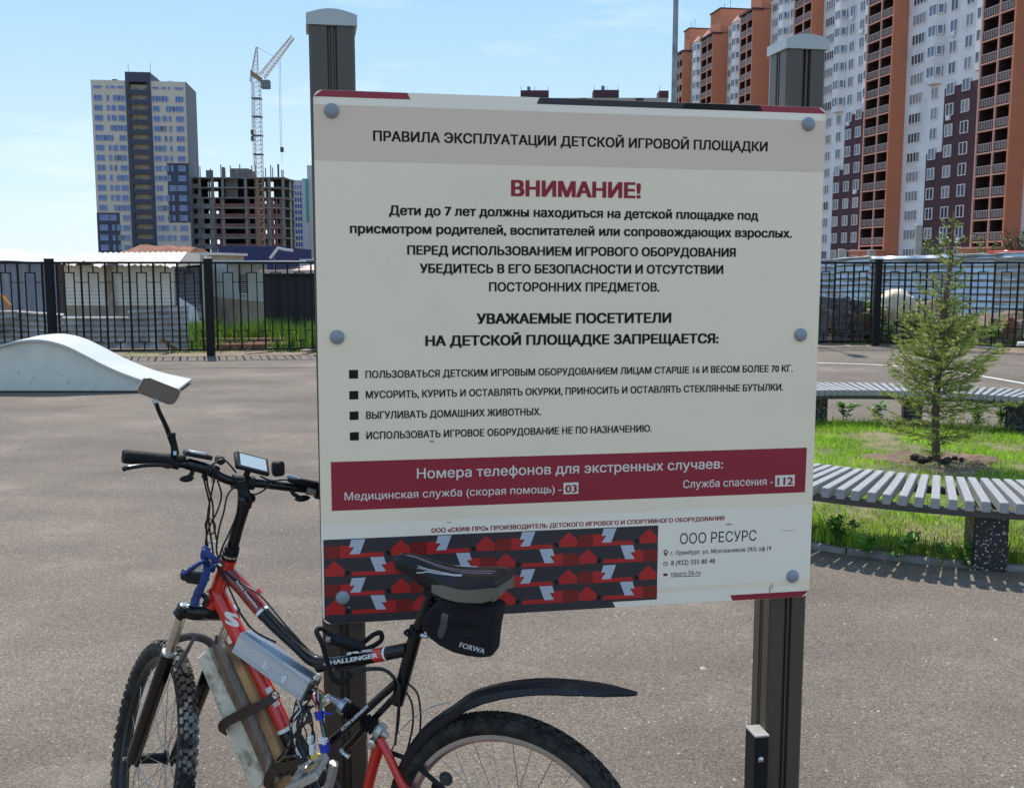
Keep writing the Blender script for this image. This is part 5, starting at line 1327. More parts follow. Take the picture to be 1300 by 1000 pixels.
# ================================================================== BICYCLE
P0 = V(0, 2.30, 0); BD = V(-.9151, .4032, 0).normalized(); BL = V(-.4032, -.9151, 0).normalized()    # heading, left side (towards camera)
def BP(px, py, off=0.0): return onp(px, py, P0 + BL * off, BL)
bike = thing('bicycle', 'red and black full suspension bicycle with electric kit leaning at the left sign post', 'bicycle', (P0 + BD * .55))
HB = BP(270, 766); HA = BP(290, 707); AX = (HA - HB).normalized()
f0 = (BD - AX * BD.dot(AX)).normalized(); sd0 = AX.cross(f0)
th = math.radians(-36); FD = (f0 * math.cos(th) + sd0 * math.sin(th)).normalized(); SL = AX.cross(FD).normalized()
if SL.x > 0: SL = -SL          # SL: lateral, towards the rider's left hand
HUBF = HB - AX * .562 + FD * .06
HUBR = P0 + V(0, 0, .332)
print('hub', HUBF, 'SL', SL, 'FD', FD)

M['black_rim'] = mat('black_rim', (.03, .03, .03), .35, metal=.4)
def wheel(hub, axl, fd, R, tr, nm_dust):
    up = axl.cross(fd).normalized(); 
    def W(a, r, s=0): return hub + (fd * math.cos(a) + up * math.sin(a)) * r + axl * s
    N = 96; rr = R - tr * 2 + .004
    # rim
    mb = MB(); prof = [(rr + .004, -.0125), (rr + .004, -.010), (rr - .004, -.009), (rr - .004, .009), (rr + .004, .010), (rr + .004, .0125), (rr - .010, .0125), (rr - .018, .006), (rr - .018, -.006), (rr - .010, -.0125)]
    def ringmesh(mb, prof):
        n = len(prof); vs = []; fs = []
        for i in range(N):
            a = 2 * PI * i / N
            for r, s in prof: vs.append(W(a, r, s))
        for i in range(N):
            j = (i + 1) % N
            for c in range(n): d = (c + 1) % n; fs.append((i * n + c, i * n + d, j * n + d, j * n + c))
        mb.add(vs, fs)
    ringmesh(mb, prof); rim = mb.build('wheel', M['rim' if nm_dust == 'tyre' else 'black_rim'], bike, smooth=True)
    mb = MB(); cr_ = R - tr; k = 14; prof = []
    for i in range(k + 1):
        a = math.radians(-148 + 296 * i / k); prof.append((cr_ + tr * math.cos(a) * (1 if math.cos(a) > 0 else .95), tr * math.sin(a) * .98))
    ringmesh(mb, prof); ty = mb.build('tyre', M['tyre'], rim, smooth=True)
    # tread knobs
    mb = MB(); nk = 74
    for i in range(nk):
        a = 2 * PI * i / nk; da = 2 * PI / nk
        for lat, w, h, ao, tw_ in ((0, .26, .30, 0, .25), (.42, .20, .34, .35, -.3), (-.42, .20, .34, .35, .3), (.88, .16, .30, .0, 0), (-.88, .16, .30, .0, 0)):
            ph = lat; c_r = cr_ + tr * math.cos(ph) ; s = tr * math.sin(ph); aa = a + ao * da
            nrm = (W(aa, 1, 0) - hub).normalized() * math.cos(ph) + axl * math.sin(ph); tl = (up * math.cos(aa) - fd * math.sin(aa)); lt = nrm.cross(tl)
            tl2 = (tl + lt * tw_).normalized(); lt2 = nrm.cross(tl2)
            c = hub + (fd * math.cos(aa) + up * math.sin(aa)) * c_r + axl * s + nrm * .0012
            mb.obox(c, tl2 * (da * R * h), lt2 * tr * w, nrm * .0028)
    kind(mb.build('tread_knobs', M[nm_dust], rim), 'stuff')
    mb = MB(); mb.lathe(hub - axl * .055, axl, [(0, .007), (.012, .007), (.012, .022), (.018, .022), (.020, .014), (.09, .014), (.092, .022), (.098, .022), (.098, .007), (.11, .007)], 18); mb.build('hub', M['blackm'], rim, smooth=True)
    for i in range(32):
        a = 2 * PI * i / 32; sgn = 1 if i % 2 else -1; b = a + (.9 if (i // 2) % 2 else -.9)
        mb = MB(); mb.tube([W(b, .021, sgn * .038), W(a, rr - .016, sgn * .002)], .0011, 5); mb.build('spoke', M['spoke'], rim)
        if i % 2 == 0: pass
    return rim
wr_ = wheel(HUBR, BL, BD, .332, .026, 'tyre'); wf_ = wheel(HUBF, SL, FD, .325, .026, 'tyre_dust')

# frame
def tube(name, pts, r, m, par=bike, n=14, sm=6, flat=1.0, up=None):
    pts = smooth(pts, sm) if len(pts) > 2 else [Vector(p) for p in pts]
    if hasattr(r, '__len__') and len(r) != len(pts):
        r = list(np.interp(np.linspace(0, 1, len(pts)), np.linspace(0, 1, len(r)), r))
    mb = MB(); mb.tube(pts, r, n, flat=flat, up=up); return mb.build(name, M[m], par, smooth=True)
def extrude(name, pxs, off0, off1, m, par=bike, bev=0):
    mb = MB(); mb.prism([BP(x, y, (off0 + off1) / 2) - BL * ((off0 + off1) / 2 - off0) for x, y in pxs], BL * (off1 - off0)); return mb.build(name, M[m], par)
fr = tube('head_tube', [BP(291, 709), BP(269, 769)], .0205, 'red')
tube('headset_cup', [BP(293, 699), BP(290.5, 707)], [.0215, .0225], 'blackm', fr); tube('headset_cup', [BP(269, 769), BP(266.5, 777)], [.0225, .021], 'blackm', fr)
tube('headset_ring', [BP(292.3, 702), BP(291.6, 704.5)], .024, 'chrome', fr)
tt = tube('top_tube', [BP(284, 722), BP(305, 743), BP(322, 764), BP(333, 777)], [.021, .020, .0185, .018], 'dred', n=18)
tube('top_tube', [BP(332, 776), BP(350, 795), BP(375, 818), BP(398, 838), BP(425, 841)], [.0175, .017, .016, .016, .016], 'black', n=16)
tube('frame_ring', [BP(331.5, 774.5), BP(334, 777.5)], .0187, 'white', tt); tube('cable_guide', [BP(327, 748, .01), BP(331, 753, .01)], .006, 'red', tt)
dt = tube('down_tube', [BP(272, 745), BP(286, 773), BP(315, 830), BP(345, 890), BP(362, 926)], [.022, .022, .0215, .021, .021], 'red', n=18)
tube('down_tube', [BP(362, 925), BP(378, 958), BP(400, 1005)], .0205, 'black', n=16); tube('frame_ring', [BP(361, 923), BP(363, 927.5)], .0218, 'white', dt)
mtube = tube('middle_tube', [BP(404, 845), BP(440, 839), BP(518, 824)], .0168, 'black', n=18)
tube('red_band', [BP(476.5, 832), BP(489, 829.8)], .0173, 'red', mtube); tube('frame_ring', [BP(489.5, 829.6), BP(492, 829.2)], .0175, 'white', mtube)
stt = tube('seat_tube', [BP(529, 800), BP(504, 892)], .0165, 'black', n=18)
sc_ = tube('seat_clamp', [BP(530, 797), BP(527.5, 805)], .0195, 'blackm', stt); tube('clamp_bolt', [BP(535, 806, .02), BP(543, 808, .022)], .0055, 'alu', stt, n=10); tube('clamp_lever', [BP(519, 799, .01), BP(514, 803, .02), BP(520, 807, .024)], .004, 'blackm', stt, n=6)
tube('shock_strut', [BP(503, 866, .022), BP(420, 941, .022)], .0098, 'black', n=12); tube('shock_strut', [BP(503, 882, -.018), BP(434, 955, -.018)], .0085, 'black', n=10)
tube('bottom_bracket', [BP(402, 1010, -.036), BP(402, 1010, .036)], .023, 'black')
# shock with boots
sa, sb = BP(419, 884, 0), BP(503, 942, 0); sv = (sb - sa)
mb = MB(); prof = [(0, .006), (.02, .010), (.035, .012), (.036, .0205), (.05, .0215), (.052, .017)]
mb.lathe(sa, sv, prof, 20); sh = mb.build('shock_absorber', M['alu'], bike, smooth=True)
for q0 in (.052, .105):
    mb = MB(); mb.lathe(sa + sv.normalized() * q0, sv, [(0, .015)] + [(.004 + .0042 * k, .0215 if k % 2 else .0155) for k in range(9)] + [(.044, .014)], 20); mb.build('rubber_boot', M['rubber'], sh, smooth=True)
mb = MB(); mb.lathe(sa + sv.normalized() * .092, sv, [(0, .008), (.02, .008)], 10); mb.build('shaft', M['chrome'], sh)
mb = MB(); mb.lathe(sa + sv.normalized() * .147, sv, [(0, .018), (.006, .023), (.018, .021), (.020, .010), (.034, .008)], 18); mb.build('collar', M['alu_dirty'], sh, smooth=True)
mb = MB(); mb.lathe(BP(418, 886, -.02), BL, [(0, .012), (.05, .012), (.052, .005)], 14); mb.build('shock_bolt', M['chrome'], sh, smooth=True)
# swingarm
sw = tube('swingarm', [BP(483, 934), BP(480, 948), BP(468, 996), BP(452, 1068)], [.011, .0155, .0135, .0135], 'red', n=14)
for s_ in (.03, -.03):
    tube('seat_stay', [BP(483, 938, s_ * .4), BP(494, 960, s_ * .8), BP(516, 1003, s_), BP(560, 1050, s_ * 1.6), HUBR + BL * s_ * 1.9], .0105, 'red', sw, n=12)
    tube('chain_stay', [BP(455, 1066, s_ * .6), HUBR + BL * s_ * 1.9], .010, 'red', sw, n=10)
mb = MB(); mb.lathe(BP(483, 935, -.022), BL, [(0, .013), (.046, .013), (.048, .007), (.052, .007)], 16); mb.build('pivot_bolt', M['chrome'], sw, smooth=True)

# fork
cr0 = HB - AX * .032
mb = MB(); pts = [cr0 + SL * x - AX * y + FD * z for x, y, z in ((.078, .020, .012), (.062, .003, .012), (.03, 0, .006), (0, -.006, 0), (-.03, 0, .006), (-.062, .003, .012), (-.078, .020, .012))]
mb.tube(smooth(pts, 4), [.016, .017, .018, .019, .020, .021, .022, .022, .022, .022, .022, .022, .022, .021, .021, .020, .02, .019, .018, .0175, .017, .0165, .016, .016, .016], 14); fk = mb.build('fork', M['black'], bike, smooth=True)
for s_ in (1, -1):
    t0 = cr0 + SL * .066 * s_ + FD * .012 + AX * .012; b0 = HUBF + SL * .060 * s_ + AX * .01 - FD * .02
    dv = (b0 - t0); Ld = dv.length; u = dv / Ld
    mb = MB(); mb.tube([t0, t0 + u * .175], .0132, 16); mb.build('stanchion', M['chrome'], fk, smooth=True)
    mb = MB(); mb.tube([t0, t0 - u * -.022], .019, 16); mb.build('crown_clamp', M['black'], fk, smooth=True)
    mb = MB(); mb.lathe(t0 + AX * .001, AX, [(0, .0135), (.003, .0135), (.005, .009), (.005, 0)], 16); mb.build('stanchion_cap', M['chrome'], fk)
    mb = MB(); q = t0 + u * .150; mb.tube([q, q + u * .012, q + u * .013, q + u * .03, q + u * (Ld - .17), q + u * (Ld - .15)], [.0175, .0175, .0195, .0200, .0185, .014], 16); mb.build('lower_leg', M['black'], fk, smooth=True)
    mb = MB(); mb.tube([q - u * .002, q + u * .006], .0190, 16); mb.build('wiper_seal', M['alu_dirty'], fk, smooth=True)
    mb = MB(); mb.obox(HUBF + SL * .060 * s_ + AX * .004, FD * .014, SL * .003, AX * .022); mb.build('dropout', M['blackm'], fk)
mb = MB(); ar = []
for k in range(13):
    a = PI * k / 12; ar.append(t0 - SL * -.066 + SL * (math.cos(a) * .066) + u * (.158 - .035 * math.sin(a)) + FD * (.022 * math.sin(a) + .012))
mb.tube(ar, .0075, 8, flat=1.6); mb.build('fork_brace', M['steel_dark'], fk, smooth=True)
mb = MB(); mb.tube([HUBF - SL * .078, HUBF + SL * .078], .006, 10); mb.build('axle', M['chrome'], fk)
for s_ in (1, -1):
    bq = HB - AX * .185 + SL * .05 * s_ - FD * .028
    mb = MB(); mb.tube([bq, bq + AX * .05 - SL * .012 * s_, bq + AX * .105 - SL * .022 * s_], [.007, .006, .004], 8); mb.build('brake_arm', M['steel_dark'], fk); mb = MB(); mb.obox(bq - SL * .018 * s_, FD * .028, SL * .006, AX * .006); mb.build('brake_pad', M['rubber'], fk)

# stem and handlebar
def HP(px, py, off=0.0):
    c = BP(300, 612); n = Vector((SL.y, -SL.x, 0)).normalized(); n = n if n.y < 0 else -n
    return onp(px, py, c + n * off, n)
HN = Vector((SL.y, -SL.x, 0)).normalized(); HN = HN if HN.y < 0 else -HN
HR = -Vector((SL.x, SL.y, 0)).normalized()             # towards the right grip
st = tube('stem', [BP(294, 700), BP(301, 672), BP(311, 640)], [.0155, .0150, .0150], 'black', n=16)
tube('stem_neck', [BP(311, 643), BP(312, 634), BP(309, 622), BP(307, 610)], [.0165, .0165, .015, .0165], 'blackm', st, n=16)
mb = MB(); q = BP(313, 634); mb.lathe(q - BL * .02, BL, [(0, .013), (.04, .013), (.043, .008)], 16); mb.build('pivot_bolt', M['black'], st, smooth=True)
tube('stem_clamp', [HP(295, 611), HP(322, 613)], .0185, 'blackm', st, n=16)
tube('stem_collar', [BP(295.5, 693), BP(294, 699)], .019, 'blackm', st)
hbar = tube('handlebar', [HP(200, 584), HP(222, 587), HP(244, 590), HP(264, 596), HP(282, 606), HP(298, 611), HP(330, 613.5), HP(358, 617), HP(395, 621), HP(430, 628), HP(470, 635)], .0118, 'black', n=14)
gr = tube('grip', [HP(156, 579), HP(159, 579.2), HP(185, 581.5), HP(206, 584), HP(213, 585), HP(215.5, 585.2)], [.0155, .0172, .0166, .0172, .0192, .0192], 'rubber', hbar, n=18, sm=1)
tube('grip', [HP(412, 625), HP(440, 630), HP(476, 636)], [.019, .0168, .0172], 'rubber', hbar, n=18, sm=1)
for k in range(8): tube('grip_ridge', [HP(401 + k * 1.6, 623 + k * .25), HP(401.9 + k * 1.6, 623.1 + k * .25)], .0195 + .002 * (k % 2), 'rubber', hbar)
tube('lever_clamp', [HP(216, 585.5), HP(227, 588)], .0165, 'blackm', hbar); tube('bar_sleeve', [HP(236, 588), HP(264, 595.5)], .0148, 'black', hbar)
tube('lever_clamp', [HP(268, 597), HP(275, 600)], .0165, 'blackm', hbar)
lv = tube('brake_lever', [HP(155.5, 596, .03), HP(163, 593.5, .032), HP(185, 590.5, .03), HP(207, 590, .02), HP(220, 590, .005)], [.0058, .0058, .0052, .0055, .008], 'black', hbar, n=10)
mb = MB(); mb.bbox(HP(229, 581, .012), HR * .012, HN * .012, V(0, 0, .008), .004); mb.build('lever_body', M['blackm'], hbar)
mb = MB(); c = HP(251, 577.5, .004); e = (HP(268, 581) - HP(235, 575)).normalized(); mb.bbox(c, e * .034, HN * .017, e.cross(HN) * .006, .005); sh_ = mb.build('gear_shifter', M['blackm'], hbar)
mb = MB(); mb.bbox(HP(250, 574.5, .008), e * .020, HN * .012, e.cross(HN) * .0035, .003); mb.build('shifter_cover', M['alu'], sh_, smooth=True)
mb = MB(); mb.lathe(HP(277.5, 583, -.012), HN, [(0, .011), (.022, .011), (.026, .007)], 14); mb.build('cable_end', M['blackm'], sh_, smooth=True)
def pod(px, py, w, off, par, nm='thumb_lever'):
    mb = MB(); c = HP(px, py, off); R_ = []
    for k in range(7):
        t = -1 + 2 * k / 6; rr = math.sqrt(max(0.02, 1 - t * t)); R_.append([c + HR * t * w + (HN * math.cos(a) * .010 + V(0, 0, math.sin(a) * .0085)) * rr for a in [2 * PI * j / 10 for j in range(10)]])
    mb.loft(R_); return mb.build(nm, M['blackm'], par, smooth=True)
pod(237, 607.5, .018, .012, sh_); tube('lever_neck', [HP(246, 592), HP(243, 602, .01), HP(238, 606, .012)], .006, 'blackm', sh_, n=8)
pod(384, 632.5, .022, .01, hbar); tube('lever_neck', [HP(368, 616), HP(372, 626, .008), HP(380, 631, .01)], .0055, 'blackm', hbar, n=8)
tube('cable_clamp', [HP(258, 603), HP(262, 609)], .006, 'blackm', hbar); tube('cable_clamp', [HP(270, 605), HP(271, 612)], .005, 'alu', hbar, n=8)
# right side of the bar: silver shifter, bell
tube('right_shifter', [HP(366, 608, .01), HP(380, 611, .012), HP(402, 616, .01)], [.007, .010, .012], 'blackm', hbar); tube('shifter_trim', [HP(364, 603, .012), HP(372, 606, .014), HP(380, 609, .014)], .0055, 'alu', hbar, n=8)
tube('lever_clamp', [HP(388, 620), HP(399, 622)], .0155, 'alu_dirty', hbar)
# display
dq = (V(0, 0, 1) * .62 - HN * .78).normalized(); dn = HR.cross(dq); dn = dn if dn.z > 0 else -dn
ddr = (HP(340.8, 590) - HP(298, 579)).normalized(); ddr = (ddr).normalized(); dq = (dq - ddr * dq.dot(ddr)).normalized(); dn = ddr.cross(dq); dn = dn if dn.z > 0 else -dn
dc = HP(319.5, 588.5, .01)
mb = MB(); mb.bbox(dc, ddr * .046, dq * .0285, dn * .006, .004); dp = mb.build('display', M['blackm'], bike, smooth=True)
mb = MB(); mb.bbox(dc + dn * .0062 + ddr * .002, ddr * .036, dq * .0215, dn * .0006, .0005); mb.build('screen', M['screen'], dp)
tube('display_arm', [dc - dn * .006, HP(312, 604), HP(308, 612)], .008, 'blackm', dp, n=8)
mb = MB(); mb.bbox(HP(353, 594.5, .012), HR * .0155, HN * .012, V(0, 0, .0195), .006); bp_ = mb.build('button_pad', M['blackm'], bike, smooth=True)
for zz in (-.011, 0, .010): mb = MB(); mb.lathe(HP(353, 595, .024) + V(0, 0, zz), HN, [(0, .0055), (.002, .005), (.0025, 0)], 12); mb.build('button', M['rubber'], bp_)
# mirror
MC = HP(201.5, 496.2, .0); m_r = (HP(229, 494.5) - HP(182.5, 474.5)).normalized(); m_d = (HP(174.4, 493) - HP(182.5, 474.5))
m_u = -(m_d - m_r * m_d.dot(m_r)).normalized(); m_n = m_r.cross(m_u); m_n = m_n if m_n.y < 0 else -m_n
tiltv = (m_n + V(0, 0, -.28)).normalized(); m_u = (m_u - tiltv * m_u.dot(tiltv)).normalized(); m_r = (m_r - tiltv * m_r.dot(tiltv)).normalized(); m_n = tiltv
Lr, Lu = (HP(229, 494.5) - HP(182.5, 474.5)).length / 2 * 1.03, .0215
def rr3(c, a, b, w, h, r): return [c + a * x + b * y for x, y in rrect(w * 2, h * 2, r, 5)]
mb = MB(); mb.loft([rr3(MC - m_n * .012, m_r, m_u, Lr * .9, Lu * .85, .012), rr3(MC - m_n * .004, m_r, m_u, Lr, Lu, .014), rr3(MC + m_n * .003, m_r, m_u, Lr, Lu, .014), rr3(MC + m_n * .004, m_r, m_u, Lr - .0018, Lu - .0018, .0125)])
mi_ = mb.build('mirror', M['blackm'], bike, smooth=True)
mb = MB(); mb.loft([rr3(MC + m_n * .001, m_r, m_u, Lr + .0014, Lu + .0014, .015), rr3(MC + m_n * .0036, m_r, m_u, Lr + .0012, Lu + .0012, .015)]); mb.build('mirror_rim', M['chrome'], mi_, smooth=True)
mb = MB(); mb.loft([rr3(MC + m_n * .0042, m_r, m_u, Lr - .002, Lu - .002, .0122), rr3(MC + m_n * .0046, m_r, m_u, Lr - .002, Lu - .002, .0122)]); mb.build('mirror_glass', M['mirror'], mi_)
for o_ in (0, .007): tube('mirror_arm', [HP(197 + o_ * 300, 511), HP(201 + o_ * 350, 523), HP(208 + o_ * 400, 538), HP(213 + o_ * 500, 551)], .0035, 'black', mi_, n=8)
tube('arm_joint', [HP(194, 511), HP(200, 509)], .006, 'alu_dirty', mi_, n=10); tube('mirror_clamp', [HP(213, 552), HP(222, 552)], .0085, 'blackm', mi_, n=10)
tube('mirror_clamp', [HP(217, 553), HP(221, 566), HP(222.5, 580)], [.010, .0085, .011], 'blackm', mi_, n=10); tube('clamp_bolt', [HP(222, 573, .01), HP(222.5, 578, .014)], .0045, 'alu', mi_, n=8)
# front cables
for i, c in enumerate(([(257, 600), (262, 622), (266, 640), (265, 662), (269, 690), (273, 712), (284, 736)], [(276, 610), (281, 628), (276, 648), (266, 668), (261, 690), (266, 706), (272, 716)],
                       [(300, 616), (289, 628), (284, 650), (278, 672), (275, 700), (285, 720)], [(303, 618), (301, 650), (291, 676), (281, 698), (278, 720), (288, 740), (305, 778)],
                       [(272, 608), (268, 628), (264, 650), (262, 680), (266, 700), (276, 716)], [(262, 600), (264, 618), (270, 640), (271, 664), (276, 690)], [(345, 612), (335, 622), (325, 627), (318, 628)], [(330, 604), (345, 610), (362, 609), (385, 612)], [(262, 598), (272, 588), (285, 584), (300, 600)],
                       [(305, 778), (322, 800), (350, 815)], [(276, 716), (290, 730), (316, 752), (345, 783), (372, 812), (400, 832)], [(288, 727), (310, 742), (332, 757), (360, 790), (380, 812)])):
    n = len(c); pts = []
    for k, (x, y) in enumerate(c):
        if i >= 9: pts.append(BP(x, y, .018))
        elif i in (6, 7, 8): pts.append(HP(x, y, .018))
        else: a, b = HP(x, y, .016), BP(x, y, .024 + .01 * (i % 3)); t = k / (n - 1); pts.append(a.lerp(b, min(1, t * 1.3)))
    tube('cable', pts, .0024 if i not in (9,) else .003, 'cable', n=7, sm=8)
mb = MB(); cc_ = BP(267, 668, .035); mb.tube([cc_ + (BD * math.cos(a) * .016 + V(0, 0, 1) * math.sin(a) * .020) for a in [2 * PI * k / 18 for k in range(18)]], .0022, 6, closed=True); mb.build('cable', M['cable'], bike, smooth=True)
tube('brake_noodle', [BP(258, 700, .03), BP(262, 690, .03), BP(272, 688, .03), BP(276, 695, .03)], .0024, 'chrome', n=8)

# front light and the blue cloth tied round it
c = BP(250, 731, .045)
mb = MB(); mb.bbox(c, BD * .030, BL * .02, V(0, 0, .018), .008); lt = mb.build('front_light', M['blackm'], bike, smooth=True)
mb = MB(); mb.lathe(c + BD * .028, BD, [(0, .014), (.012, .017), (.014, .015), (.014, 0)], 16); mb.build('lens', M['black'], lt)
def cloth(px, w0, off, m='blue', nm='cloth_tie'):
    pts = smooth([BP(x, y, off + .006 * math.sin(i * 2)) for i, (x, y) in enumerate(px)], 5); n = len(pts); mb = MB(); rings = []
    for i, p in enumerate(pts):
        t = (pts[min(i + 1, n - 1)] - pts[max(i - 1, 0)]).normalized(); a = t.cross(BL).normalized(); w = w0 * (1 + .25 * mn.noise((i * .6, off * 50, 3)))
        rings.append([p + a * w * math.cos(q) + BL * .006 * math.sin(q) * (1 + .5 * mn.noise((i * .5, q, 1))) for q in [2 * PI * k / 10 for k in range(10)]])
    mb.loft(rings); return mb.build(nm, M[m], bike, smooth=True)
cloth([(263, 694), (259, 706), (264, 716), (272, 722)], .012, .05); cloth([(262, 710), (250, 717), (240, 724), (233, 728)], .006, .07); cloth([(263, 718), (258, 738), (250, 756), (246, 768)], .013, .055)
cloth([(258, 700), (268, 706), (277, 714)], .010, .06); cloth([(253, 750), (262, 760), (259, 768)], .008, .03, 'cable')
tube('clip', [BP(252, 723, .075), BP(256, 718, .075), BP(258, 725, .075), BP(252, 723, .075)], .0014, 'chrome', n=6)
tube('strap_pin', [BP(272, 712, .05), BP(281, 718, .05)], .003, 'white', n=6)

# controller box
off = .050
e1 = (BP(388, 878, off) - BP(299, 814.5, off)); cL = e1.length / 2; e1n = e1.normalized(); cc0 = (BP(388, 878, off) + BP(299, 814.5, off)) / 2
tl_ = (V(0, 0, 1) * .35 + BL * .94).normalized(); nrm_ = (BL * .90 + V(0, 0, .18)); nrm_ = (nrm_ - e1n * nrm_.dot(e1n)).normalized(); up_ = e1n.cross(nrm_).normalized(); up_ = up_ if up_.z > 0 else -up_
hgt, dep = .0295, .026
mb = MB(); mb.bbox(cc0 - nrm_ * dep, e1n * cL, up_ * hgt, nrm_ * dep, .003); ctl = mb.build('motor_controller', M['alu'], bike)
for k, q in enumerate((-.86, -.62, .58, .78, .93)):
    mb = MB(); mb.obox(cc0 + up_ * hgt * q + nrm_ * .0008, e1n * (cL - .004), up_ * .0012, nrm_ * .001); mb.build('rib', M['alu'], ctl)
for k in range(9):
    mb = MB(); mb.obox(cc0 - nrm_ * (.004 + k * .0055) + up_ * (hgt + .0008), e1n * (cL - .004), nrm_ * .0013, up_ * .001); mb.build('rib', M['alu'], ctl)
mb = MB(); ce = cc0 + e1n * (cL + .0016) - nrm_ * dep; mb.bbox(ce, e1n * .0015, up_ * (hgt + .001), nrm_ * (dep + .001), .001); mb.build('end_plate', M['steel_dark'], ctl)
for a_, b_ in ((1, 1), (1, -1), (-1, 1), (-1, -1)): mb = MB(); mb.lathe(ce + up_ * a_ * (hgt - .004) + nrm_ * b_ * (dep - .005), e1n, [(0, .0032), (.003, .0028), (.0035, 0)], 10); mb.build('screw', M['chrome'], ctl)
la = cc0 + e1n * .018 - up_ * .004 + nrm_ * .0012; mb = MB(); mb.obox(la, e1n * .037, up_ * .0105, nrm_ * .0006); lab = mb.build('label', M['label'], ctl)
for k in range(5):
    mb = MB(); mb.obox(la + up_ * (.007 - k * .0035) + nrm_ * .0007 - e1n * (.004 * (k % 2)), e1n * (.030 - .004 * (k % 3)), up_ * .0005, nrm_ * .0002); mb.build('print_line', M['steel_dark'], lab)
mb = MB(); mb.lathe(BP(405, 858, .03), BL, [(0, .008), (.012, .008), (.014, .004)], 10); mb.build('mount_bolt', M['alu_dirty'], ctl)
# wires
wst = ce + e1n * .002 + nrm_ * .006
cols = ['wire_yellow', 'wire_red', 'wire_green', 'wire_blue', 'wire_white', 'wire_red', 'cable', 'wire_green', 'wire_yellow', 'cable', 'wire_red', 'cable']
rg = random.Random(4)
for k, m_ in enumerate(cols):
    s0_ = wst + up_ * (.014 - k * .0022) - nrm_ * rg.uniform(0, .02); pm = BP(404 + (k % 4) * 1.3, 906, .055 - .002 * (k // 4)); pe = BP(411 + (k % 3) * 1.5, 948, .055 - .003 * (k // 4)); mid = BP(404 + 7 * math.sin(k), 880 + k * .6, .06)
    tube('wire', [s0_, s0_ + e1n * .012, mid, pm, pe, BP(405 + 9 * math.sin(k * 2.1), 965, .05)], .0021 if m_ != 'cable' else .0028, m_, ctl, n=6, sm=6)
for (a, b, w) in (((398, 903), (413, 912), .012), ((404, 941), (420, 953), .014)):
    p, q = BP(*a, .056), BP(*b, .056); mb = MB(); mb.tube([BP((a[0] + b[0]) / 2 - 1, a[1], .056), BP((a[0] + b[0]) / 2 + 1, b[1], .056)], [w, w * .9], 10); mb.build('tape_wrap', M['bluetape'], ctl)
mb = MB(); mb.obox(BP(416, 905, .06), BL * .002, BD * .012, V(0, 0, .002)); mb.build('tape_end', M['bluetape'], ctl)
for px, py, m_, a, b in ((397, 951, 'wire_white', .007, .014), (410, 940, 'wire_white', .010, .008), (401, 962, 'connector', .012, .012), (409, 966, 'connector', .008, .010), (394, 938, 'wire_white', .006, .009)):
    mb = MB(); mb.bbox(BP(px, py, .062), BD * a, BL * .007, V(0, 0, b), .002); mb.build('connector', M[m_], ctl)
for k in range(16):
    x0, y0 = rg.uniform(374, 398), rg.uniform(886, 905); x1, y1 = rg.uniform(368, 400), rg.uniform(925, 945); x2, y2 = rg.uniform(350, 402), rg.uniform(950, 985)
    tube('cable', [BP(x0, y0, .03), BP((x0 + x1) / 2 + rg.uniform(-12, 12), 912, .045), BP(x1, y1, .05), BP(x2, y2, .045)], rg.choice((.002, .003, .004)), 'cable' if k % 6 else 'wire_white', n=7, sm=7)
tube('cable', [BP(352, 975, .05), BP(362, 962, .06), BP(375, 960, .06), (BP(388, 968, .06)), BP(372, 978, .06), BP(356, 985, .05)], .0045, 'cable', n=8, sm=7)

# battery bundle
def slab(nm, px, o0, o1, m, par):
    mb = MB(); poly = [BP(x, y, o1) for x, y in px]; cen = sum(poly, V(0, 0, 0)) / len(poly)
    inner = [p.lerp(cen, .0) - BL * (o1 - o0) for p in poly]; top = [p + (cen - p).normalized() * .003 for p in poly]; mid = [p - BL * .004 for p in poly]
    mb.loft([inner, mid, top]); return mb.build(nm, M[m], par)
bat = slab('battery_pack', [(286, 820), (303, 832), (320, 872), (336, 908), (354, 950), (372, 992), (345, 1010), (300, 880)], -.03, .036, 'card', bike)
slab('foam_strip', [(250.5, 834.5), (263.5, 823), (340, 988), (325, 1002), (312, 985)], .0, .040, 'whitestrip', bat)
tube('taped_edge', [BP(278, 816, .030), BP(300, 868, .030), BP(325, 925, .030), BP(352, 990, .030)], [.020, .026, .026, .024], 'tape', bat, n=16)
for pts in ([(283, 930), (283, 920), (297, 911), (318, 901), (335, 893), (352, 880)], [(340, 1000), (342, 985), (352, 975), (366, 972), (385, 968)]):
    P = smooth([BP(x, y, .062 if 0 < i < 5 else .045) for i, (x, y) in enumerate(pts)], 5); mb = MB(); rings = []
    for i, p in enumerate(P):
        t = (P[min(i + 1, len(P) - 1)] - P[max(i - 1, 0)]).normalized(); a = t.cross(BL).normalized(); rings.append([p + a * .0125 * c_ + BL * .0025 * s_ for c_, s_ in ((-1, -1), (1, -1), (1, 1), (-1, 1))])
    mb.loft(rings); mb.build('strap', M['strap'], bat)
mb = MB(); mb.lathe(BP(351, 881.5, .06), BL, [(0, .0095), (.006, .0095), (.007, .006), (.0055, .004), (.0055, 0)], 14); mb.build('strap_bolt', M['chrome'], bat, smooth=True)

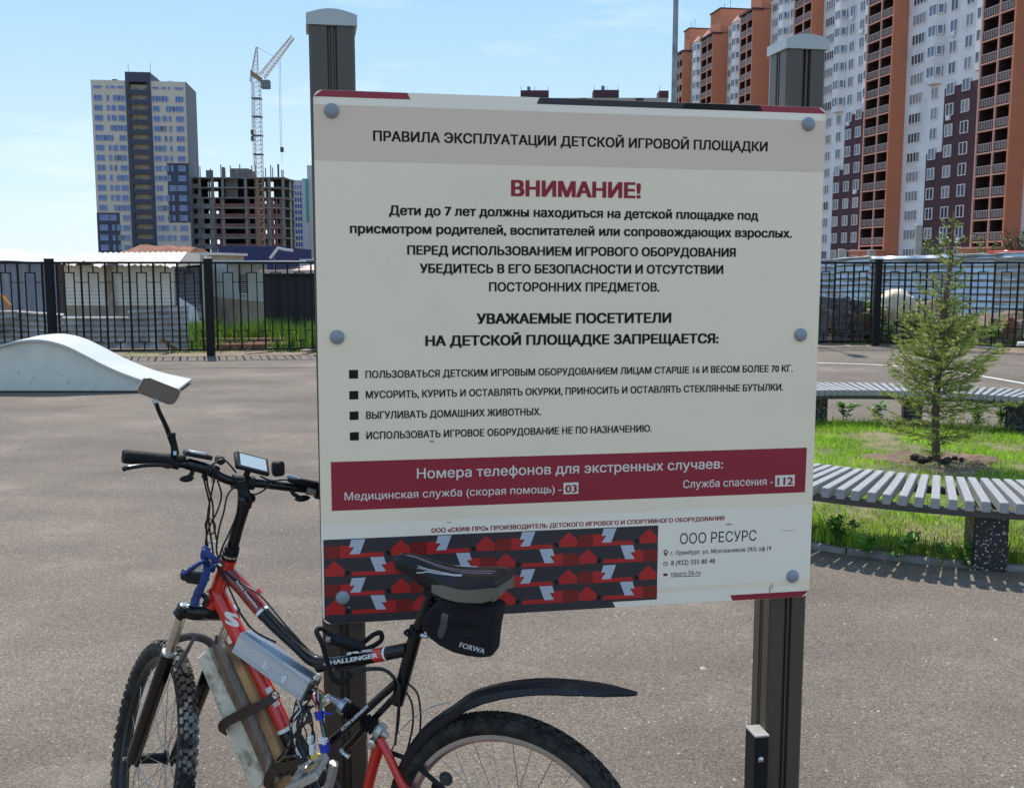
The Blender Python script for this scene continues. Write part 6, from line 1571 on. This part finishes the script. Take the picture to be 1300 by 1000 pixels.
# crank and pedal (left side)
CO = .10
ck = tube('crank_arm', [BP(402, 1010, .05), BP(416, 1000, .065), BP(424, 968, .075)], [.016, .012, .012], 'alu_dirty', n=10)
pc = BP(391, 981, CO); pe1 = (BP(417, 968, CO) - BP(364, 994, CO)).normalized(); pe2 = BL; pe3 = pe1.cross(pe2).normalized(); pe3 = pe3 if pe3.z > 0 else -pe3
pe2t = (BL * .94 + pe3 * -.3).normalized()
mb = MB()
for s_ in (-1, 1): mb.bbox(pc + pe2t * s_ * .034, pe1 * .050, pe2t * .003, pe3 * .0085, .001)
for s_ in (-1, -.35, .35, 1): mb.bbox(pc + pe1 * s_ * .048, pe1 * .003, pe2t * .034, pe3 * .0075, .001)
pd = mb.build('pedal', M['alu_dirty'], bike)
for s_ in (-1, 1):
    for k in range(11): mb = MB(); mb.obox(pc + pe2t * s_ * .034 + pe1 * (-.045 + k * .009) + pe3 * .0095, pe1 * .0022, pe2t * .003, pe3 * .0022); mb.build('tooth', M['alu_dirty'], pd)
mb = MB(); mb.tube([pc - pe2t * .05, pc + pe2t * .03], .0085, 10); mb.build('spindle', M['steel_dark'], pd)
mb = MB(); mb.bbox(pc + pe3 * .008 + pe1 * .018, pe1 * .022, pe2t * .010, pe3 * .002, .001); mb.build('reflector_plate', M['card'], pd)
tube('wing_nut', [BP(432, 952, .03), BP(438, 957, .034), BP(443, 960, .034)], [.006, .005, .007], 'chrome', n=8)
mb = MB(); mb.lathe(BP(402, 1010, -.05), BL, [(0, .085), (.003, .088), (.006, .085)], 36); mb.build('chainring', M['steel_dark'], bike)
mb = MB(); mb.lathe(HUBR - BL * .050, BL, [(0, .030)] + [(.003 * k, .032 + .004 * k) for k in range(1, 7)] + [(.02, .02)], 24); mb.build('sprocket', M['steel_dark'], bike)
mb = MB(); 
c = BP(566, 988, -.03)
mb.lathe(c - BL * .006, BL, [(0, .008), (.002, .018), (.006, .019), (.007, .012), (.016, .012), (.017, .008)], 9); mb.build('jockey_wheel', M['steel_dark'], bike)
mb = MB(); mb.lathe(BP(556, 998, -.03), BL, [(0, .008), (.002, .015), (.006, .016), (.008, .008)], 9); mb.build('jockey_wheel', M['rubber'], bike)

# seatpost, saddle
tube('seatpost', [BP(551, 748), BP(529, 802)], .0138, 'black', n=16)
for k in range(4): q = BP(547.5 - k * 2.4, 762 + k * 6); mb = MB(); mb.lathe(q - V(0, 0, .004), (BP(551, 748) - BP(529, 802)), [(0, .0145), (.002, .0158), (.007, .0158), (.009, .0145)], 16); mb.build('rubber_sleeve', M['rubber'], bike, smooth=True)
sA, sB = BP(503, 703), BP(641, 733)
sdv = (sB - sA); SLn = sdv.length; su = sdv.normalized(); sl_ = BL; sz_ = su.cross(sl_); sz_ = sz_ if sz_.z > 0 else -sz_
# t, half width, top z, side drop, belly
secs = [(0.0, .010, -.006, .018, .018), (.02, .018, .001, .030, .026), (.08, .024, .005, .038, .030), (.2, .028, .004, .044, .030), (.35, .033, -.003, .050, .026), (.48, .042, -.006, .054, .024), (.60, .056, -.005, .054, .026), (.72, .068, -.001, .053, .030), (.84, .075, .006, .052, .034), (.93, .074, .009, .050, .034), (.985, .062, .006, .042, .030), (1.0, .048, .0, .034, .024)]
def sring(t, w, z, dr, be):
    dr *= .9
    c = sA + su * (SLn * t); out = []
    for x, y in ((-1, -1), (-1.0, -.55), (-.93, -.22), (-.75, -.06), (-.45, .0), (-.12, -.04), (.12, -.04), (.45, .0), (.75, -.06), (.93, -.22), (1.0, -.55), (1, -1)):
        out.append(c + sl_ * w * x + sz_ * (z + dr * y))
    for x, y in ((.7, -1.05), (0, -.8), (-.7, -1.05)): out.append(c + sl_ * w * x + sz_ * (z + dr * y))
    return out
def interp_secs(n):
    ts = [s_[0] for s_ in secs]; out = []
    for k in range(n + 1):
        t = k / n; t = .5 - .5 * math.cos(PI * t); out.append((t, *[float(np.interp(t, ts, [s_[i] for s_ in secs])) for i in range(1, 5)]))
    return out
mb = MB(); mb.loft([sring(*s_) for s_ in interp_secs(36)]); sad = mb.build('saddle', M['saddle'], bike, smooth=True)
# grey side skirt on the rear half
for sgn in (1, -1):
    mb = MB(); rings = []
    for t, w, z, dr, be in [s_ for s_ in interp_secs(40) if .42 < s_[0] <= 1.0]:
        c = sA + su * (SLn * t); h0 = -.46 - .2 * max(0, (.55 - t) / .13) + .14 * max(0, (t - .8) / .2); o_ = .0022
        rings.append([c + sl_ * sgn * (w * x + o_) + sz_ * (z + dr * y) for x, y in ((.99, h0), (1.0, -.62), (1.0, -1.0), (.93, -1.05))] + [c + sl_ * sgn * (w * .9) + sz_ * (z + dr * -1.0), c + sl_ * sgn * (w * .93) + sz_ * (z + dr * h0)])
    mb.loft(rings); mb.build('side_skirt', M['saddle_side'], sad, smooth=True)
t_, w_, z_, d_, b_ = secs[-1]; c = sA + su * SLn
mb = MB(); mb.loft([[c + su * o_ + sl_ * w_ * q * x + sz_ * (z_ + d_ * y) for x, y in ((-.98, -.34), (-.5, -.30), (0, -.30), (.5, -.30), (.98, -.34), (.98, -1.0), (.5, -.92), (0, -.8), (-.5, -.92), (-.98, -1.0))] for o_, q in ((-.004, 1.04), (.003, 1.0), (.006, .92))]); mb.build('side_skirt', M['saddle_side'], sad, smooth=True)
M['pink'] = mat('pink_stitching', (.55, .38, .40), .4)
for i, (ys, col, r_) in enumerate((((.90, .70), 'white', .0011), ((.80, .60), 'pink', .0011), ((.97, .80), 'white', .0008), ((.12, .12), 'pink', .0007), ((-.12, -.12), 'pink', .0007), ((-.85, -.7), 'white', .0009))):
    pts = []
    for k in range(22):
        t = (.26 + .42 * k / 21) if i < 3 or i == 5 else (.1 + .8 * k / 21)
        vals = [float(np.interp(t, [s_[0] for s_ in secs], [s_[j] for s_ in secs])) for j in range(1, 5)]
        y = ys[0] + (ys[1] - ys[0]) * k / 21 
        xw = y if i > 2 else .995 - (.995 - .62) * (k / 21) ** 1.2 - i * .05; dy = float(np.interp(abs(xw), [0, .12, .45, .75, .93, 1.0], [-.04, -.04, 0, -.06, -.22, -.55]))
        pts.append(sA + su * SLn * t + sl_ * (vals[0] * xw + .001 * (1 if xw > .9 else 0)) + sz_ * (vals[1] + vals[2] * dy + .0006))
    mb = MB(); mb.tube(pts, r_, 5); mb.build('stitching', M[col], sad)
for s_ in (.022, -.022): tube('saddle_rail', [sA + su * SLn * .16 + sl_ * s_ * .6 - sz_ * .028, sA + su * SLn * .3 + sl_ * s_ - sz_ * .052, sA + su * SLn * .6 + sl_ * s_ - sz_ * .058, sA + su * SLn * .9 + sl_ * s_ * 1.6 - sz_ * .034], .0035, 'blackm', sad, n=8)
mb = MB(); mb.bbox(BP(553, 749), su * .022, sl_ * .024, sz_ * .010, .004); mb.build('saddle_clamp', M['blackm'], sad)
mb = MB(); mb.bbox(sA + su * SLn * .945 + sl_ * .02 - sz_ * .046, su * .006, sl_ * .013, sz_ * .006, .002); mb.build('saddle_badge', M['card'], sad)
# saddle bag
bag = thing('saddle_bag', 'black nylon saddle bag with a white brand word hanging under the bicycle saddle', 'bag', BP(590, 795))
bpx = [(541, 778), (556, 762), (575, 758), (601, 757), (631, 768), (634, 772), (628, 800), (624.5, 832), (612, 833), (596, 831), (578, 826), (560, 817), (545, 806), (538, 792)]
mb = MB(); rings = []
BQ = lambda x, y: BP(x, y, .035)
cen = BQ(588, 797)
for o_, sc in ((-.062, .80), (-.052, .93), (-.03, .98), (-.005, 1.0), (.010, .985), (.020, .90)):
    rings.append([cen + (BQ(x, y) - cen) * (sc * (1 + .02 * mn.noise((x * .05, y * .05, o_ * 60)))) + BL * (o_ if o_ > 0 else o_ * (1.0 - .35 * (x < 560))) for x, y in bpx])
dense = []
for R_ in rings:
    q = []
    for i in range(len(R_)):
        a, b = R_[i], R_[(i + 1) % len(R_)]; q += [a, a.lerp(b, .5)]
    dense.append(q)
mb.loft(dense); bo = mb.build('pouch', M['nylon'], bag, smooth=True)
def onbag(x, y, o=.0555): return cen + (BQ(x, y) - cen) * .93 + BL * (o - .0345)
mb = MB(); P = smooth([onbag(573, 757, .03), onbag(569, 775, .054), onbag(567, 790, .056), onbag(561, 806, .053), onbag(556, 817, .04)], 5)
mb.tube(P, .009, 8, flat=.25, up=BL); mb.build('webbing', M['steel_dark'], bag)
for dy in (0, 3.2): mb = MB(); P = smooth([onbag(572, 781 + dy), onbag(590, 786 + dy, .058), onbag(610, 788 + dy, .057), onbag(629, 788.5 + dy, .05)], 5); mb.tube(P, .0018, 6); mb.build('zip', M['rubber'], bag)
for c in ([(576, 766), (600, 768), (625, 778)], [(548, 790), (556, 800), (562, 812)], [(572, 812), (590, 806), (612, 808)]):
    mb = MB(); mb.tube(smooth([onbag(x, y, .0545) for x, y in c], 5), .0016, 5); mb.build('seam', M['nylon'], bag)
M['silver_print'] = mat('silver_print', (.55, .52, .50), .4)
uxb = (onbag(625, 821) - onbag(588, 811)); uyb = uxb.normalized().cross(BL); uyb = uyb if uyb.z > 0 else -uyb
put_text('printed_text', 'FORWA', onbag(588.5, 818, .0585), uxb, uyb, (onbag(623, 820) - onbag(588.5, 816)).length, .0135, M['silver_print'], bag, .02, nn=BL, shear=.25)
# brand words on the frame
def frame_text(body, x0, y0, x1, y1, cap_m, off_, m, par, b=.02, shear=.2):
    ux = BP(x1, y1, off_) - BP(x0, y0, off_); uy = ux.normalized().cross(BL); uy = uy if uy.z > 0 else -uy
    return put_text('printed_text', body, BP(x0, y0, off_), ux, uy, ux.length, cap_m, M[m], par, b, nn=BL, shear=shear)
frame_text('CHALLENGER', 411, 845, 480, 834, .0115, .0182, 'white', mtube, .03)
frame_text('RS', 440, 831, 473, 826, .006, .0160, 'white', mtube, .03, .5)
frame_text('Active Suspension', 299, 738, 326, 772, .0085, .0215, 'white', tt, .02, 0)
frame_text('S', 286, 791, 304, 797, .036, .0235, 'white', dt, .05, -.2)
frame_text('ACTIVE SUSPENSION', 434, 928, 468, 897, .0075, .0325, 'white', bike, .02, .1)
mb = MB(); mb.obox(BP(346, 884, .0225), (BP(352, 895) - BP(340, 872)) / 2, BL * .0005, (BP(350, 881) - BP(343, 885)) / 2); mb.build('decal', M['white'], dt)

# rear fender
def fender(nm, pxs, w, depth, m, off_=0, th_=.003):
    P = smooth([BP(x, y) for x, y in pxs], 6); n = len(P); mb = MB(); rings = []
    for i, p in enumerate(P):
        t = (P[min(i + 1, n - 1)] - P[max(i - 1, 0)]).normalized(); nn_ = t.cross(BL); nn_ = nn_ if nn_.z > 0 else -nn_
        ww = float(np.interp(i / (n - 1), np.linspace(0, 1, len(w)), w)); dd = float(np.interp(i / (n - 1), np.linspace(0, 1, len(depth)), depth))
        up_s = [(-1, -1), (-.86, -.35), (-.5, -.06), (-.3, .0), (-.28, .10), (.28, .10), (.3, 0), (.5, -.06), (.86, -.35), (1, -1)]
        out_ = [p + BL * ww * x + nn_ * dd * y for x, y in up_s]; inn = [p + BL * ww * x * .96 + nn_ * (dd * y - th_) for x, y in reversed(up_s)]
        rings.append(out_ + inn)
    mb.loft(rings); return mb.build(nm, M[m], bike, smooth=True)
fd_ = fender('rear_fender', [(575, 897), (600, 879), (640, 868), (685, 863), (730, 865), (770, 870), (809, 878)], [.028, .032, .034, .036, .034, .026, .004], [.022, .024, .022, .020, .018, .014, .004], 'fender')
fender('rear_fender', [(509, 970), (522, 945), (545, 917), (580, 893)], [.026, .028, .029, .029], [.020, .022, .024, .022], 'fender')
mb = MB(); mb.prism([BP(560, 925, .02), BP(585, 905, .02), (BP(615, 893, .02)), BP(648, 878, .02), BP(600, 886, .02), BP(565, 905, .02)], -BL * .04); mb.build('fender_underside', M['brown_under'], bike)
tube('fender_stay', [BP(502, 934, .01), BP(520, 915, .01), BP(545, 898, .01), BP(572, 890, .01)], .0014, 'spoke', n=6)
for c, o_ in (([(430, 852), (460, 848), (485, 848), (500, 858), (507, 875), (505, 905), (502, 945)], .026), ([(440, 856), (470, 850), (490, 852), (503, 868), (507, 900), (504, 930)], .02), ([(519, 868), (530, 880), (534, 905), (533, 930)], .0), ([(514, 875), (523, 893), (524, 920), (517, 952)], -.005), ([(370, 812), (390, 828), (415, 842), (432, 852)], .024)):
    tube('cable', [BP(x, y, o_) for x, y in c], .0026, 'cable', n=7, sm=7)
tube('brake_noodle', [BP(503, 928, .01), BP(500, 945, .01), BP(497, 952, .01)], .0022, 'chrome', n=8)
tube('brake_link', [BP(497, 955, .0), BP(520, 965, .02), BP(545, 985, .02), BP(566, 1003, .02)], .006, 'blackm', n=8)
# cable lock round the post
lk = thing('cable_lock', 'black steel cable lock looped round the left sign post and bicycle frame', 'lock', BP(435, 820))
tube('lock_cable', [BP(455, 821, -.03), BP(473, 806, -.045), BP(483, 803, -.05), BP(484, 812, -.05), BP(473, 820, -.04), BP(460, 824, -.02), BP(445, 823, .0), BP(427, 812, .01), BP(410, 798, .03), BP(402, 801, .045), BP(409, 817, .05), BP(416, 842, .05), BP(422, 860, .045), BP(433, 866, .035), BP(446, 857, .025)], .0062, 'rubber', lk, n=12, sm=8)
tube('lock_body', [BP(420, 810, .01), BP(434, 813, .01), BP(462, 822, -.01)], [.015, .016, .012], 'blackm', lk, n=14)
mb = MB(); mb.lathe(BP(421, 811, .02), BD, [(0, .008), (.012, .009), (.013, .004), (.013, 0)], 12); mb.build('key_hole', M['alu_dirty'], lk)
